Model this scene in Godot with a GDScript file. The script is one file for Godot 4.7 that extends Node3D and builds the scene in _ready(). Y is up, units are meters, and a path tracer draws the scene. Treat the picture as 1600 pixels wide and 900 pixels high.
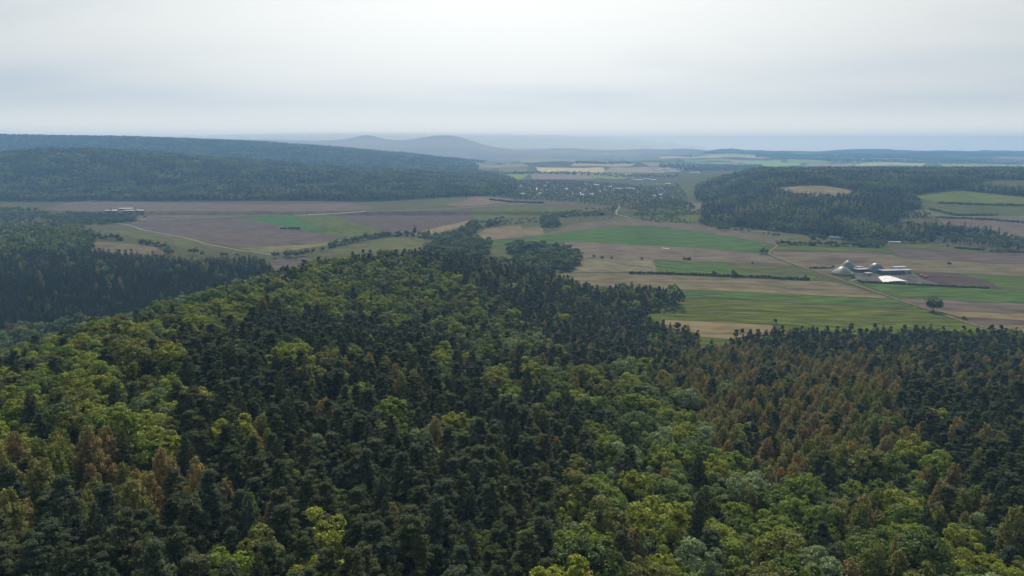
extends Node3D
# Wooded ridge seen from the air above a hazy valley of fields. y up, metres, the view looks along -Z.

const FOCAL := 1101.0          # focal length in pixels of the 1600 x 900 photograph
const PITCH := 0.1972          # radians below the horizontal
const EYE := Vector3(0, 170, 0)

var used_names := {}
var rng := RandomNumberGenerator.new()
var noise_a := FastNoiseLite.new()
var noise_b := FastNoiseLite.new()
var gap_noise := FastNoiseLite.new()
var field_count := 0

# ------------------------------------------------------------------ small helpers

func numbered(called: String) -> String:
	var n: int = used_names.get(called, 0)
	used_names[called] = n + 1
	return called if n == 0 else "%s_%03d" % [called, n]

func thing(called: String, label: String, category: String, where: Vector3, turn := 0.0, group := "") -> Node3D:
	var o := Node3D.new()
	o.name = numbered(called)
	add_child(o)
	o.position = where
	o.rotation.y = turn
	o.set_meta("label", label)
	o.set_meta("category", category)
	if group != "":
		o.set_meta("group", group)
	return o

func part(called: String, mesh: Mesh, mat: Material, parent: Node, label := "") -> MeshInstance3D:
	var o := MeshInstance3D.new()
	o.name = called
	o.mesh = mesh
	o.material_override = mat
	parent.add_child(o, true)
	if label != "":
		o.set_meta("label", label)
	return o

func structure(called: String, mesh: Mesh, mat: Material, label := "") -> MeshInstance3D:
	var o := MeshInstance3D.new()
	o.name = numbered(called)
	o.mesh = mesh
	o.material_override = mat
	add_child(o)
	o.set_meta("kind", "structure")
	if label != "":
		o.set_meta("label", label)
	return o

func single(called: String, mesh: Mesh, mat: Material, label: String, category: String, group := "") -> MeshInstance3D:
	var o := MeshInstance3D.new()
	o.name = numbered(called)
	o.mesh = mesh
	o.material_override = mat
	add_child(o)
	o.set_meta("label", label)
	o.set_meta("category", category)
	if group != "":
		o.set_meta("group", group)
	return o

func plain(r: float, g: float, b: float, rough := 0.85) -> StandardMaterial3D:   # linear base colour
	var m := StandardMaterial3D.new()
	m.albedo_color = Color(r, g, b).linear_to_srgb()
	m.roughness = rough
	m.metallic_specular = 0.12 if rough >= 0.85 else 0.5
	return m

func ss(a: float, b: float, x: float) -> float:
	return smoothstep(a, b, x)

func smax(a: float, b: float, k: float) -> float:
	var h := clampf(0.5 + 0.5 * (a - b) / k, 0.0, 1.0)
	return lerpf(b, a, h) + k * h * (1.0 - h)

func along(xs: Array, ys: Array, x: float) -> float:
	if x <= xs[0]:
		return ys[0]
	for i in range(1, xs.size()):
		if x <= xs[i]:
			var t: float = (x - xs[i - 1]) / (xs[i] - xs[i - 1])
			return lerpf(ys[i - 1], ys[i], t * t * (3.0 - 2.0 * t) * 0.4 + t * 0.6)
	return ys[-1]

const WORDS := ["zero", "one", "two", "three", "four", "five", "six", "seven", "eight", "nine", "ten", "eleven", "twelve", "thirteen", "fourteen", "fifteen", "sixteen", "seventeen", "eighteen", "nineteen"]
const TENS := ["", "", "twenty", "thirty", "forty", "fifty", "sixty", "seventy", "eighty", "ninety"]
func spoken(n: int) -> String:
	n = clampi(n, 0, 100)
	if n == 100:
		return "a hundred"
	if n < 20:
		return WORDS[n]
	return TENS[n / 10] + ("" if n % 10 == 0 else "-" + WORDS[n % 10])

# ------------------------------------------------------------------ where a pixel of the photograph lies on the land

func ray(px: float, py: float) -> Vector3:
	var u := (px - 800.0) / FOCAL
	var v := (450.0 - py) / FOCAL
	return Vector3(u, v * cos(PITCH) - sin(PITCH), -(cos(PITCH) + v * sin(PITCH)))

func ground_at(px: float, py: float, lift := 0.0) -> Vector3:
	var d := ray(px, py)
	var t := 40.0
	var last := t
	while t < 12000.0:
		var p := EYE + d * t
		if p.y < land(p.x, p.z) + lift:
			for k in 14:
				var mid := 0.5 * (last + t)
				var q := EYE + d * mid
				if q.y < land(q.x, q.z) + lift:
					t = mid
				else:
					last = mid
			p = EYE + d * t
			return Vector3(p.x, land(p.x, p.z), p.z)
		last = t
		t *= 1.012
	var f := EYE + d * 12000.0
	return Vector3(f.x, land(f.x, f.z), f.z)

func in_photo(p: Vector3) -> Vector3:   # x, y in photograph pixels, z the depth
	var q := p - EYE
	var fwd := -q.z * cos(PITCH) - q.y * sin(PITCH)
	var up := q.y * cos(PITCH) - q.z * sin(PITCH)
	if fwd < 1.0:
		return Vector3(-9999, -9999, -1)
	return Vector3(800.0 + FOCAL * q.x / fwd, 450.0 - FOCAL * up / fwd, fwd)

func place_words(p: Vector3) -> String:
	var q := in_photo(p)
	return "%s percent across, %s down" % [spoken(int(round(q.x / 16.0))), spoken(int(round(q.y / 9.0)))]

func outline(pix: Array, lift := 0.0) -> PackedVector2Array:
	var out := PackedVector2Array()
	for i in range(0, pix.size(), 2):
		var p := ground_at(pix[i], pix[i + 1], lift)
		out.append(Vector2(p.x, p.z))
	return out

# ------------------------------------------------------------------ the land

const RIDGE := [[-70.0, -150.0, 96.0], [-105.0, 60.0, 96.0], [-140.0, 200.0, 87.0], [-182.0, 350.0, 68.0], [-178.0, 520.0, 55.0], [-150.0, 690.0, 48.0], [-122.0, 800.0, 33.0], [-100.0, 920.0, -6.0]]

func near_hill(x: float, d: float) -> float:
	var best := -40.0
	if d < 1150.0 and x > -700.0 and x < 900.0:
		for i in range(1, RIDGE.size()):
			var a := Vector2(RIDGE[i - 1][0], RIDGE[i - 1][1])
			var b := Vector2(RIDGE[i][0], RIDGE[i][1])
			var ab := b - a
			var ap := Vector2(x, d) - a
			var t := clampf(ap.dot(ab) / ab.length_squared(), 0.0, 1.0)
			var off := ap - ab * t
			var lat := off.length()
			var right := off.x > 0.0
			var w := 55.0 if right else 34.0
			var s := 0.235 if right else 0.34
			var c := lerpf(RIDGE[i - 1][2], RIDGE[i][2], t) - s * (sqrt(lat * lat + w * w) - w)
			best = maxf(best, c)
		var slope := along([-200.0, 0.0, 100.0, 200.0, 300.0, 400.0, 480.0, 560.0, 640.0, 760.0], [96.0, 90.0, 80.0, 62.0, 44.0, 25.0, 12.0, 2.0, -10.0, -30.0], d + 0.05 * (x - 200.0) * ss(100, 500, absf(x - 200.0)))
		slope -= 13.0 * exp(-pow((x - 25.0 - 0.16 * d) / 62.0, 2.0)) * ss(80, 260, d)
		slope -= 60.0 * ss(-40.0, -330.0, x)
		best = smax(best, slope, 16.0)
	return best

func land(x: float, z: float) -> float:
	var d := -z
	var h := 1.6 * noise_a.get_noise_2d(x, z) * ss(300, 1200, d)
	if d > 2400.0:
		h += 94.0 * ss(3300, 11200, d) + noise_b.get_noise_2d(x, z) * 30.0 * ss(3200, 8000, d) + noise_a.get_noise_2d(x * 0.4, z * 0.4) * 13.0 * ss(3000, 6000, d)
		h += (26.0 + 60.0 * noise_a.get_noise_2d(x * 0.16 + 4000.0, 77.0)) * ss(10200, 11300, d) * (1.0 - ss(11700, 12000, d))
	# the wooded swell left of the ridge
	if x < -150.0 and d > 300.0 and d < 1900.0:
		h += 17.0 * ss(-330.0, -720.0, x) * ss(380, 800, d) * (1.0 - ss(1150, 1500, d))
	# the wooded hill beyond the left fields and the higher one behind it
	if x < 500.0 and d > 1800.0 and d < 8000.0:
		var c1 := along([-2600.0, -2200.0, -1960.0, -1700.0, -1400.0, -950.0, -500.0, -170.0, 60.0], [118.0, 130.0, 150.0, 138.0, 112.0, 72.0, 48.0, 24.0, 0.0], x)
		var foot := 2060.0 + 110.0 * ss(-700, -100, x) - 90.0 * exp(-pow((x + 420.0) / 170.0, 2.0))
		var one := c1 * ss(foot, 2980.0, d) * (1.0 - 0.5 * ss(3300, 4200, d)) * (1.0 - ss(5000, 6500, d))
		one += noise_b.get_noise_2d(x * 2.2, z * 2.2) * 16.0 * ss(foot, foot + 500.0, d) * ss(0.0, 80.0, c1) * (1.0 - ss(4000, 5500, d))
		var c2 := along([-5200.0, -4000.0, -3000.0, -2250.0, -1750.0, -1000.0, -500.0, 0.0], [262.0, 256.0, 242.0, 216.0, 183.0, 122.0, 70.0, 0.0], x)
		var two := c2 * ss(3500.0, 5400.0, d) * (1.0 - ss(6200, 8000, d))
		h = smax(h, maxf(one, 0.0) , 4.0)
		h = smax(h, two, 30.0)
	# the wooded hill on the right with fields on its flank
	if x > 250.0 and d > 1150.0 and d < 6000.0:
		var left_side := 395.0 + 0.13 * (d - 1400.0)
		var rise := ss(1330.0 - 0.10 * (x - 450.0), 2350.0, d)
		var three := 77.0 * rise * ss(left_side, left_side + 420.0, x) * (1.0 - 0.75 * ss(2700, 4200, d))
		h = smax(h, three, 5.0)
	# the blue ridge and the twin summits far off
	if d > 6400.0 and d < 10500.0 and x < 1600.0:
		var far := along([-6000.0, -2780.0, -2105.0, -1613.0, -1162.0, -716.0, -168.0, 420.0, 1300.0], [258.0, 252.0, 234.0, 226.0, 214.0, 202.0, 150.0, 96.0, 0.0], x) * ss(6700, 8000, d) * (1.0 - ss(8700, 10200, d))
		var r1 := Vector2((x + 1613.0) / 200.0, (d - 8000.0) / 350.0).length_squared()
		var r2 := Vector2((x + 716.0) / 295.0, (d - 8000.0) / 430.0).length_squared()
		far += 70.0 / pow(1.0 + 0.8 * r1, 1.4) + 95.0 / pow(1.0 + 0.4 * r2 + 0.3 * r2 * r2, 0.9)
		far += noise_a.get_noise_2d(x * 1.5, z * 1.5) * 6.0 * ss(100, 200, far)
		h = smax(h, far, 20.0)
	if d < 1150.0:
		h = smax(h, near_hill(x, d), 9.0)
	return h

const ROWS := 440
const COLS := 330
var grid := PackedVector3Array()

func row_d(j: int) -> float:
	return 260.0 * (exp(3.87 * j / float(ROWS)) - 1.0) - 210.0

func grid_pos(i: int, j: int) -> Vector3:
	return grid[j * (COLS + 1) + i]

func build_grid() -> void:
	for j in ROWS + 1:
		var d := row_d(j)
		for i in COLS + 1:
			var x := (2.0 * i / float(COLS) - 1.0) * 1.15 * (d + 470.0)
			grid.append(Vector3(x, land(x, -d), -d))

func build_terrain() -> void:
	var col := PackedColorArray()
	var nor := PackedVector3Array()
	var idx := PackedInt32Array()
	for p in grid:
		var d := -p.z
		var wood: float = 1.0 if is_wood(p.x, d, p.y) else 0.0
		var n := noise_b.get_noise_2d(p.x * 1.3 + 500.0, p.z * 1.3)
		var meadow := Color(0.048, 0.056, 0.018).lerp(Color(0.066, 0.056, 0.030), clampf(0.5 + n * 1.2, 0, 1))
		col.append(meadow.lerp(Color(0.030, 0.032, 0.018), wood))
	for j in ROWS + 1:
		for i in COLS + 1:
			var a := grid_pos(maxi(i - 1, 0), j)
			var b := grid_pos(mini(i + 1, COLS), j)
			var c := grid_pos(i, maxi(j - 1, 0))
			var e := grid_pos(i, mini(j + 1, ROWS))
			nor.append((b - a).cross(e - c).normalized())
	for j in ROWS:
		for i in COLS:
			var k := j * (COLS + 1) + i
			idx.append_array([k, k + COLS + 1, k + 1, k + 1, k + COLS + 1, k + COLS + 2])
	var arr := []
	arr.resize(Mesh.ARRAY_MAX)
	arr[Mesh.ARRAY_VERTEX] = grid
	arr[Mesh.ARRAY_NORMAL] = nor
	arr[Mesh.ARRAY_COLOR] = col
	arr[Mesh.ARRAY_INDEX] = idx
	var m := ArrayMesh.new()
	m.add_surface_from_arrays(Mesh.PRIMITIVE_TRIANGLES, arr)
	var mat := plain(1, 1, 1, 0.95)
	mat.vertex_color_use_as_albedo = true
	mat.albedo_texture = mottle_tex
	mat.uv1_triplanar = true
	mat.uv1_world_triplanar = true
	mat.uv1_scale = Vector3(1, 1, 1) / 90.0
	structure("terrain", m, mat, "rolling valley floor and hills of grass and forest soil")

# a sheet that lies on the terrain: the outline is cut along the terrain's own triangles
func drape(poly: PackedVector2Array, lift: float, turn: float) -> ArrayMesh:
	var lo := Vector2(INF, INF)
	var hi := Vector2(-INF, -INF)
	for p in poly:
		lo = lo.min(p)
		hi = hi.max(p)
	var ver := PackedVector3Array()
	var uvs := PackedVector2Array()
	var nor := PackedVector3Array()
	var c := cos(turn)
	var s := sin(turn)
	for j in ROWS:
		var d0 := row_d(j)
		var d1 := row_d(j + 1)
		if -d1 > hi.y or -d0 < lo.y:
			continue
		for i in COLS:
			var q := [grid_pos(i, j), grid_pos(i + 1, j), grid_pos(i + 1, j + 1), grid_pos(i, j + 1)]
			if maxf(q[1].x, q[2].x) < lo.x or minf(q[0].x, q[3].x) > hi.x:
				continue
			for tri in [[q[0], q[3], q[1]], [q[1], q[3], q[2]]]:
				var t := PackedVector2Array([Vector2(tri[0].x, tri[0].z), Vector2(tri[1].x, tri[1].z), Vector2(tri[2].x, tri[2].z)])
				var n: Vector3 = (tri[1] - tri[0]).cross(tri[2] - tri[0])
				if n.y < 0.0:
					n = -n
				n = n.normalized()
				for piece in Geometry2D.intersect_polygons(poly, t):
					var ix := Geometry2D.triangulate_polygon(piece)
					for k in range(0, ix.size(), 3):
						var w := [piece[ix[k]], piece[ix[k + 1]], piece[ix[k + 2]]]
						if (w[1] - w[0]).cross(w[2] - w[0]) > 0.0:
							w = [w[0], w[2], w[1]]
						for v in [w[0], w[2], w[1]]:
							var y: float = tri[0].y - (n.x * (v.x - tri[0].x) + n.z * (v.y - tri[0].z)) / n.y
							ver.append(Vector3(v.x, y + lift, v.y))
							nor.append(n)
							uvs.append(Vector2(v.x * c + v.y * s, -v.x * s + v.y * c) / 100.0)
	if ver.is_empty():
		return null
	var arr := []
	arr.resize(Mesh.ARRAY_MAX)
	arr[Mesh.ARRAY_VERTEX] = ver
	arr[Mesh.ARRAY_NORMAL] = nor
	arr[Mesh.ARRAY_TEX_UV] = uvs
	var m := ArrayMesh.new()
	m.add_surface_from_arrays(Mesh.PRIMITIVE_TRIANGLES, arr)
	return m

func field(pix: Array, color: Color, label: String, look := 0, turn := 0.35) -> void:
	field_count += 1
	var m := drape(outline(pix), 0.06 + 0.006 * field_count, turn)
	if m == null:
		return
	var mat := plain(color.r, color.g, color.b, 0.95)
	mat.albedo_color = Color(color.r, color.g, color.b).linear_to_srgb() if look else Color(color.r * 1.4, color.g * 1.4, color.b * 1.4).linear_to_srgb()
	mat.albedo_texture = [stripe_tex, grass_tex, mottle_tex][look]
	mat.uv1_scale = [Vector3(0.5, 1.0, 1), Vector3(0.22, 1.7, 1), Vector3(0.7, 0.7, 1)][look]
	mat.detail_enabled = true
	mat.detail_blend_mode = BaseMaterial3D.BLEND_MODE_MUL
	mat.detail_albedo = broad_tex
	mat.detail_uv_layer = BaseMaterial3D.DETAIL_UV_1
	structure("field", m, mat, label)

func ribbon(pix: Array, width: float) -> PackedVector2Array:
	var mid := outline(pix)
	var smooth := PackedVector2Array()
	for i in mid.size() - 1:
		var p0 := mid[maxi(i - 1, 0)]
		var p3 := mid[mini(i + 2, mid.size() - 1)]
		for k in 4:
			smooth.append(mid[i].cubic_interpolate(mid[i + 1], p0, p3, k / 4.0))
	smooth.append(mid[-1])
	var a := PackedVector2Array()
	var b := PackedVector2Array()
	for i in smooth.size():
		var t := (smooth[mini(i + 1, smooth.size() - 1)] - smooth[maxi(i - 1, 0)]).normalized()
		var n := Vector2(-t.y, t.x) * width * 0.5
		a.append(smooth[i] + n)
		b.append(smooth[i] - n)
	b.reverse()
	a.append_array(b)
	return a

func road(called: String, pix: Array, width: float, color: Color, label: String) -> void:
	field_count += 1
	var m := drape(ribbon(pix, width), 0.10 + 0.006 * field_count, 0.0)
	if m == null:
		return
	var mat := plain(color.r, color.g, color.b, 0.9)
	mat.albedo_texture = grass_tex
	mat.uv1_scale = Vector3(3, 3, 1)
	structure(called, m, mat, label)

# ------------------------------------------------------------------ textures

var mottle_tex: Texture2D
var stripe_tex: Texture2D
var grass_tex: Texture2D
var broad_tex: Texture2D

func noise_tex(seed_: int, freq: float, lo: float, hi: float, octaves := 5, size := 512) -> NoiseTexture2D:
	var n := FastNoiseLite.new()
	n.seed = seed_
	n.frequency = freq
	n.fractal_octaves = octaves
	var t := NoiseTexture2D.new()
	t.width = size
	t.height = size
	t.seamless = true
	t.noise = n
	var g := Gradient.new()
	g.set_color(0, Color(lo, lo, lo).linear_to_srgb())
	g.set_color(1, Color(hi, hi, hi).linear_to_srgb())
	t.color_ramp = g
	return t

func furrow_tex() -> ImageTexture:       # bands, furrows and wheel lines of a worked field; one tile is a hundred metres
	var img := Image.create(256, 1024, false, Image.FORMAT_RGB8)
	var band := 1.0
	var left := 0
	for j in 1024:
		if left <= 0:
			left = 60 + rng.randi() % 120
			band = rng.randf_range(0.86, 1.14)
		left -= 1
		var v := band * rng.randf_range(0.9, 1.1)
		if j % 246 < 8 or (j % 246 > 18 and j % 246 < 26):
			v *= 0.74
		for i in 256:
			var k := clampf(v * (0.72 + noise_a.get_noise_2d(absf(i - 128.0) * 0.9, j * 3.0) * 0.14), 0.0, 1.0)
			img.set_pixel(i, j, Color(k, k, k).linear_to_srgb())
	return ImageTexture.create_from_image(img)

# ------------------------------------------------------------------ foliage

class Leaves:
	var ver := PackedVector3Array()
	var nor := PackedVector3Array()
	var col := PackedColorArray()
	var idx := PackedInt32Array()
	func leaf(p: Vector3, n: Vector3, along_: Vector3, l: float, w: float, c: Color) -> void:
		var t := (along_ - n * along_.dot(n))
		if t.length_squared() < 0.0001:
			t = n.cross(Vector3(0.3, 0.5, 0.8))
		t = t.normalized()
		var b := n.cross(t) * w * 0.5
		var k := ver.size()
		var h := t * l * 0.5
		ver.append_array([p - h, p + b + h * 0.1, p + h - n * l * 0.12, p - b + h * 0.1])
		nor.append_array([n, n, n, n])
		col.append_array([c, c, c, c])
		idx.append_array([k, k + 1, k + 2, k, k + 2, k + 3])
	func commit() -> ArrayMesh:
		var arr := []
		arr.resize(Mesh.ARRAY_MAX)
		arr[Mesh.ARRAY_VERTEX] = ver
		arr[Mesh.ARRAY_NORMAL] = nor
		arr[Mesh.ARRAY_COLOR] = col
		arr[Mesh.ARRAY_INDEX] = idx
		var m := ArrayMesh.new()
		m.add_surface_from_arrays(Mesh.PRIMITIVE_TRIANGLES, arr)
		return m

func dirn() -> Vector3:
	var z := rng.randf_range(-1, 1)
	var a := rng.randf() * TAU
	var r := sqrt(1.0 - z * z)
	return Vector3(r * cos(a), z, r * sin(a))

func tone(base: float, spread: float, warm := 0.0) -> Color:
	var k := base * (1.0 + rng.randf_range(-spread, spread))
	var w := rng.randf_range(-1, 1) * warm
	return Color(k * (1.0 + w), k * (1.0 + 0.4 * w), k * (1.0 - w))

# a broadleaf crown: billows spread over a dome, each covered with leaves; unit: metres, base of the tree at the origin
func broad_crown(height: float, radius: float, billows: int, leaves: int, size: float, tall := 1.0) -> ArrayMesh:
	var f := Leaves.new()
	var mid := height - radius * 0.95 * tall
	var lobes := []
	var lop := Vector2(rng.randf_range(0.82, 1.18), rng.randf_range(0.82, 1.18))
	var shift := rng.randf() * 900.0
	for b in billows:
		var d := dirn()
		d.y = absf(d.y) * 1.05 - (0.25 if tall < 1.05 else 0.72)
		d = d.normalized()
		var reach := rng.randf_range(0.45, 0.92)
		if b < 3:
			reach = rng.randf_range(0.1, 0.35)
		var lean := Vector3(d.x * lop.x, d.y, d.z * lop.y)
		lobes.append([Vector3(lean.x * radius * reach, mid + d.y * radius * 0.92 * tall * reach, lean.z * radius * reach), radius * (0.15 + 0.27 * rng.randf() * rng.randf() + 0.05 * rng.randf()), rng.randf_range(0.8, 1.2)])
	var centre := Vector3(0, mid - radius * 0.2, 0)
	for b in lobes:
		var n := int(leaves / billows * clampf(b[1] / (radius * 0.26), 0.5, 1.8))
		var out: Vector3 = (b[0] - centre).normalized()
		for k in n:
			var d := (dirn() + out * 0.55 + Vector3(0, 0.35, 0)).normalized()
			var r: float = b[1] * rng.randf_range(0.7, 1.14)
			var p: Vector3 = b[0] + d * r * Vector3(1, 0.82, 1)
			if gap_noise.get_noise_3d(p.x + shift, p.y, p.z) < (-0.10 if tall < 1.05 else -0.3):
				continue
			var nn := (d + dirn() * 0.75 + Vector3(0, 0.25, 0)).normalized()
			f.leaf(p, nn, dirn(), size * rng.randf_range(0.5, 1.6), size * rng.randf_range(0.4, 1.0), tone(b[2], 0.45, 0.12))
	return f.commit()

# pine: pads of needles on whorled limbs in the upper part of the stem
func pine_crown(height: float, radius: float, pads: int, leaves: int, size: float) -> ArrayMesh:
	var f := Leaves.new()
	var n := int(leaves / pads)
	for b in pads:
		var t := pow(rng.randf(), 0.8)                         # 0 low .. 1 top
		var y := height * lerpf(0.42, 0.97, t)
		var reach := radius * (1.0 - 0.72 * t * t) * rng.randf_range(0.35, 1.0)
		if b < 4:
			y = height * rng.randf_range(0.9, 1.0)
			reach = radius * 0.16
		var a := rng.randf() * TAU
		var c := Vector3(cos(a) * reach, y + reach * 0.18, sin(a) * reach)
		var pr := radius * lerpf(0.31, 0.19, t) * rng.randf_range(0.65, 1.2)
		var shade := rng.randf_range(0.8, 1.2)
		for k in n:
			var d := dirn()
			var p := c + d * pr * rng.randf_range(0.5, 1.05) * Vector3(1, 0.5, 1)
			var out := (Vector3(p.x, 0, p.z).normalized() + Vector3(0, 0.55, 0) + dirn() * 0.6).normalized()
			var nn := (Vector3(0, 0.9, 0) + d * 0.6 + dirn() * 0.7).normalized()
			f.leaf(p, nn, out, size * rng.randf_range(0.8, 1.5), size * rng.randf_range(0.22, 0.42), tone(shade, 0.5, 0.08))
	return f.commit()

# spruce and larch: tiers of limbs from a narrow top to a wide skirt; droop tilts the tips
func cone_crown(height: float, radius: float, low: float, tiers: int, leaves: int, size: float, droop: float, loose: float, thin: float, blunt := 0.78) -> ArrayMesh:
	var f := Leaves.new()
	var limbs := []
	var total := 0.0
	for t in tiers:
		var s := (t + 0.5) / float(tiers)                      # 0 top .. 1 skirt
		var r := radius * pow(s, blunt) * rng.randf_range(0.82, 1.12)
		var y := height * lerpf(1.0, low, s)
		var count := 3 + int(5 * s)
		var a0 := rng.randf() * TAU
		for k in count:
			var l := r * rng.randf_range(0.7, 1.15) + 0.25
			limbs.append([a0 + TAU * k / count + rng.randf_range(-0.25, 0.25), y + rng.randf_range(-0.3, 0.3), l, rng.randf_range(0.8, 1.2)])
			total += l
	for b in limbs:
		var n := int(leaves * b[2] / total)
		var dir := Vector3(cos(b[0]), 0, sin(b[0]))
		var side := Vector3(-dir.z, 0, dir.x)
		for k in n:
			var t := sqrt(rng.randf())
			var p: Vector3 = Vector3(0, b[1], 0) + dir * b[2] * t + side * rng.randf_range(-1, 1) * b[2] * 0.3 * (1.1 - t * 0.7) + Vector3(0, -droop * b[2] * t * t + rng.randf_range(-1, 1) * loose, 0)
			var nn := (Vector3(0, 0.8, 0) + dir * 0.35 + dirn() * 0.75).normalized()
			f.leaf(p, nn, (dir + side * rng.randf_range(-0.9, 0.9) + Vector3(0, -droop, 0)).normalized(), size * rng.randf_range(0.7, 1.4), size * thin * rng.randf_range(0.7, 1.3), tone(b[3], 0.42, 0.12))
	return f.commit()

func limb_tube(st: SurfaceTool, a: Vector3, b: Vector3, ra: float, rb: float, sides := 6) -> void:
	var d := (b - a).normalized()
	var u := d.cross(Vector3(0.31, 0.2, 0.93)).normalized()
	var v := d.cross(u)
	for k in sides:
		var a0 := TAU * k / sides
		var a1 := TAU * (k + 1) / sides
		var n0 := u * cos(a0) + v * sin(a0)
		var n1 := u * cos(a1) + v * sin(a1)
		var q := [[a + n0 * ra, n0], [b + n0 * rb, n0], [b + n1 * rb, n1], [a + n1 * ra, n1]]
		for i in [0, 2, 1, 0, 3, 2]:
			st.set_normal(q[i][1])
			st.add_vertex(q[i][0])

func trunk_mesh(height: float, r: float, branches: ArrayMesh = null) -> ArrayMesh:
	var st := SurfaceTool.new()
	st.begin(Mesh.PRIMITIVE_TRIANGLES)
	var p := Vector3(0, -1.5, 0)
	var n := 5
	for k in n:
		var q := Vector3(rng.randf_range(-0.12, 0.12), height * (k + 1) / float(n), rng.randf_range(-0.12, 0.12))
		limb_tube(st, p, q, r * (1.0 - 0.85 * k / float(n)), r * (1.0 - 0.85 * (k + 1) / float(n)))
		p = q
	if branches:
		st.append_from(branches, 0, Transform3D())
	return st.commit()

func limb_mesh(height: float, reach: float, count: int, lift: float, low: float, high: float) -> ArrayMesh:
	var st := SurfaceTool.new()
	st.begin(Mesh.PRIMITIVE_TRIANGLES)
	for k in count:
		var y := height * rng.randf_range(low, high)
		var a := rng.randf() * TAU
		var l := reach * rng.randf_range(0.5, 0.85) * (1.1 - (y / height) * 0.5)
		var mid := Vector3(cos(a) * l * 0.5, y + l * lift * 0.35, sin(a) * l * 0.5)
		var tip := Vector3(cos(a + 0.2) * l, y + l * lift, sin(a + 0.2) * l)
		limb_tube(st, Vector3(0, y, 0), mid, 0.10, 0.065, 4)
		limb_tube(st, mid, tip, 0.065, 0.02, 4)
	return st.commit()

# kinds: 0 broadleaf, 1 pine, 2 larch, 3 spruce
const KIND_NAME := ["broadleaf_tree", "pine_tree", "larch_tree", "spruce_tree"]
const KIND_SAY := ["broadleaf", "pine", "larch", "spruce"]
const KIND_R := [4.8, 3.3, 3.2, 2.6]
const KIND_H := [17.0, 18.5, 17.5, 19.0]
const VARIANTS := [7, 5, 4, 3]
var crowns := [[], [], []]      # by level of detail, by kind, list of meshes
var trunks := []
var bare_trunks := []
var leaf_mats := []             # one per kind, white: the copies carry the colour
var tints := []                 # per kind: [Color, words]
var tint_mats := []
var bark_mats := []

func leaf_mat(c: Color, kind: int) -> StandardMaterial3D:
	var m := StandardMaterial3D.new()
	m.albedo_color = c.linear_to_srgb()
	m.vertex_color_use_as_albedo = true
	m.roughness = [0.58, 0.7, 0.8, 0.75][kind]
	m.metallic_specular = [0.3, 0.2, 0.12, 0.15][kind]
	m.backlight_enabled = true
	var b: float = [0.78, 0.3, 0.5, 0.25][kind]
	m.backlight = Color(b, b, b * 0.6).linear_to_srgb()
	return m

func make_prototypes() -> void:
	tints = [
		[[Color(0.211, 0.249, 0.025), "yellow-green"], [Color(0.161, 0.224, 0.028), "fresh green"], [Color(0.110, 0.165, 0.030), "mid green"], [Color(0.076, 0.115, 0.030), "deep green"], [Color(0.189, 0.252, 0.125), "silvery green"], [Color(0.137, 0.157, 0.034), "olive"], [Color(0.110, 0.155, 0.059), "grey-green"]],
		[[Color(0.047, 0.067, 0.029), "dark green"], [Color(0.058, 0.076, 0.030), "dark olive"], [Color(0.052, 0.074, 0.041), "blue-green"], [Color(0.065, 0.078, 0.034), "mossy green"]],
		[[Color(0.229, 0.182, 0.081), "rusty brown"], [Color(0.235, 0.209, 0.092), "tan brown"], [Color(0.197, 0.205, 0.067), "olive brown"], [Color(0.272, 0.214, 0.075), "ginger"], [Color(0.152, 0.181, 0.047), "faded green"]],
		[[Color(0.036, 0.048, 0.029), "dark green"], [Color(0.032, 0.044, 0.034), "blue-green"], [Color(0.048, 0.061, 0.032), "dull green"]],
	]
	bark_mats = [plain(0.09, 0.075, 0.055), plain(0.12, 0.075, 0.05), plain(0.085, 0.065, 0.05), plain(0.075, 0.06, 0.048)]
	var detail := [[12000, 9500, 9500, 7000], [2600, 1900, 1700, 1200], [240, 170, 160, 150]]
	var blunt := [1.0, 0.9, 0.55, 0.78]
	var size := [[0.47, 0.45, 0.42, 0.42], [0.85, 0.85, 0.8, 0.9], [2.3, 2.3, 2.1, 2.2]]
	for k in 4:
		leaf_mats.append(leaf_mat(Color.WHITE, k))
		var mats := []
		for t in tints[k]:
			mats.append(leaf_mat(t[0], k))
		tint_mats.append(mats)
		trunks.append([])
		bare_trunks.append([])
		for l in 3:
			crowns[l].append([])
		for v in VARIANTS[k]:
			var h: float = KIND_H[k] * rng.randf_range(0.9, 1.1)
			var r: float = KIND_R[k] * rng.randf_range(0.88, 1.12)
			var s0 := rng.randi()
			for l in 3:
				rng.seed = s0
				var n: int = detail[l][k]
				var z: float = size[l][k]
				var m: ArrayMesh
				if k == 0:
					m = broad_crown(h, r, [54, 34, 15][l], n, z, 1.0) if v < 4 else broad_crown(h, r * 1.12, [64, 40, 17][l], int(n * 1.3), z, 1.34)
				elif k == 1:
					m = pine_crown(h, r, [84, 44, 18][l], n, z) if v < 4 else cone_crown(h * 1.05, r, 0.35, [24, 18, 9][l], n, z, 0.1, 0.35, 0.4)
				elif k == 2:
					m = cone_crown(h, r, 0.34, [22, 16, 9][l], n, z, 0.0, 0.75, 0.55, 0.42)
				else:
					m = cone_crown(h, r, 0.22, [26, 18, 10][l], n, z, 0.38, 0.22, 0.42)
				crowns[l][k].append(m)
			bare_trunks[k].append(trunk_mesh(h * [0.72, 0.96, 0.97, 0.97][k], [0.26, 0.22, 0.2, 0.22][k]))
			trunks[k].append(trunk_mesh(h * [0.72, 0.96, 0.97, 0.97][k], [0.26, 0.22, 0.2, 0.22][k], limb_mesh(h, r, [12, 26, 26, 20][k], [0.75, 0.25, 0.1, -0.2][k], [0.35, 0.3, 0.22, 0.22][k], [0.7, 0.9, 0.9, 0.9][k])))

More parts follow.
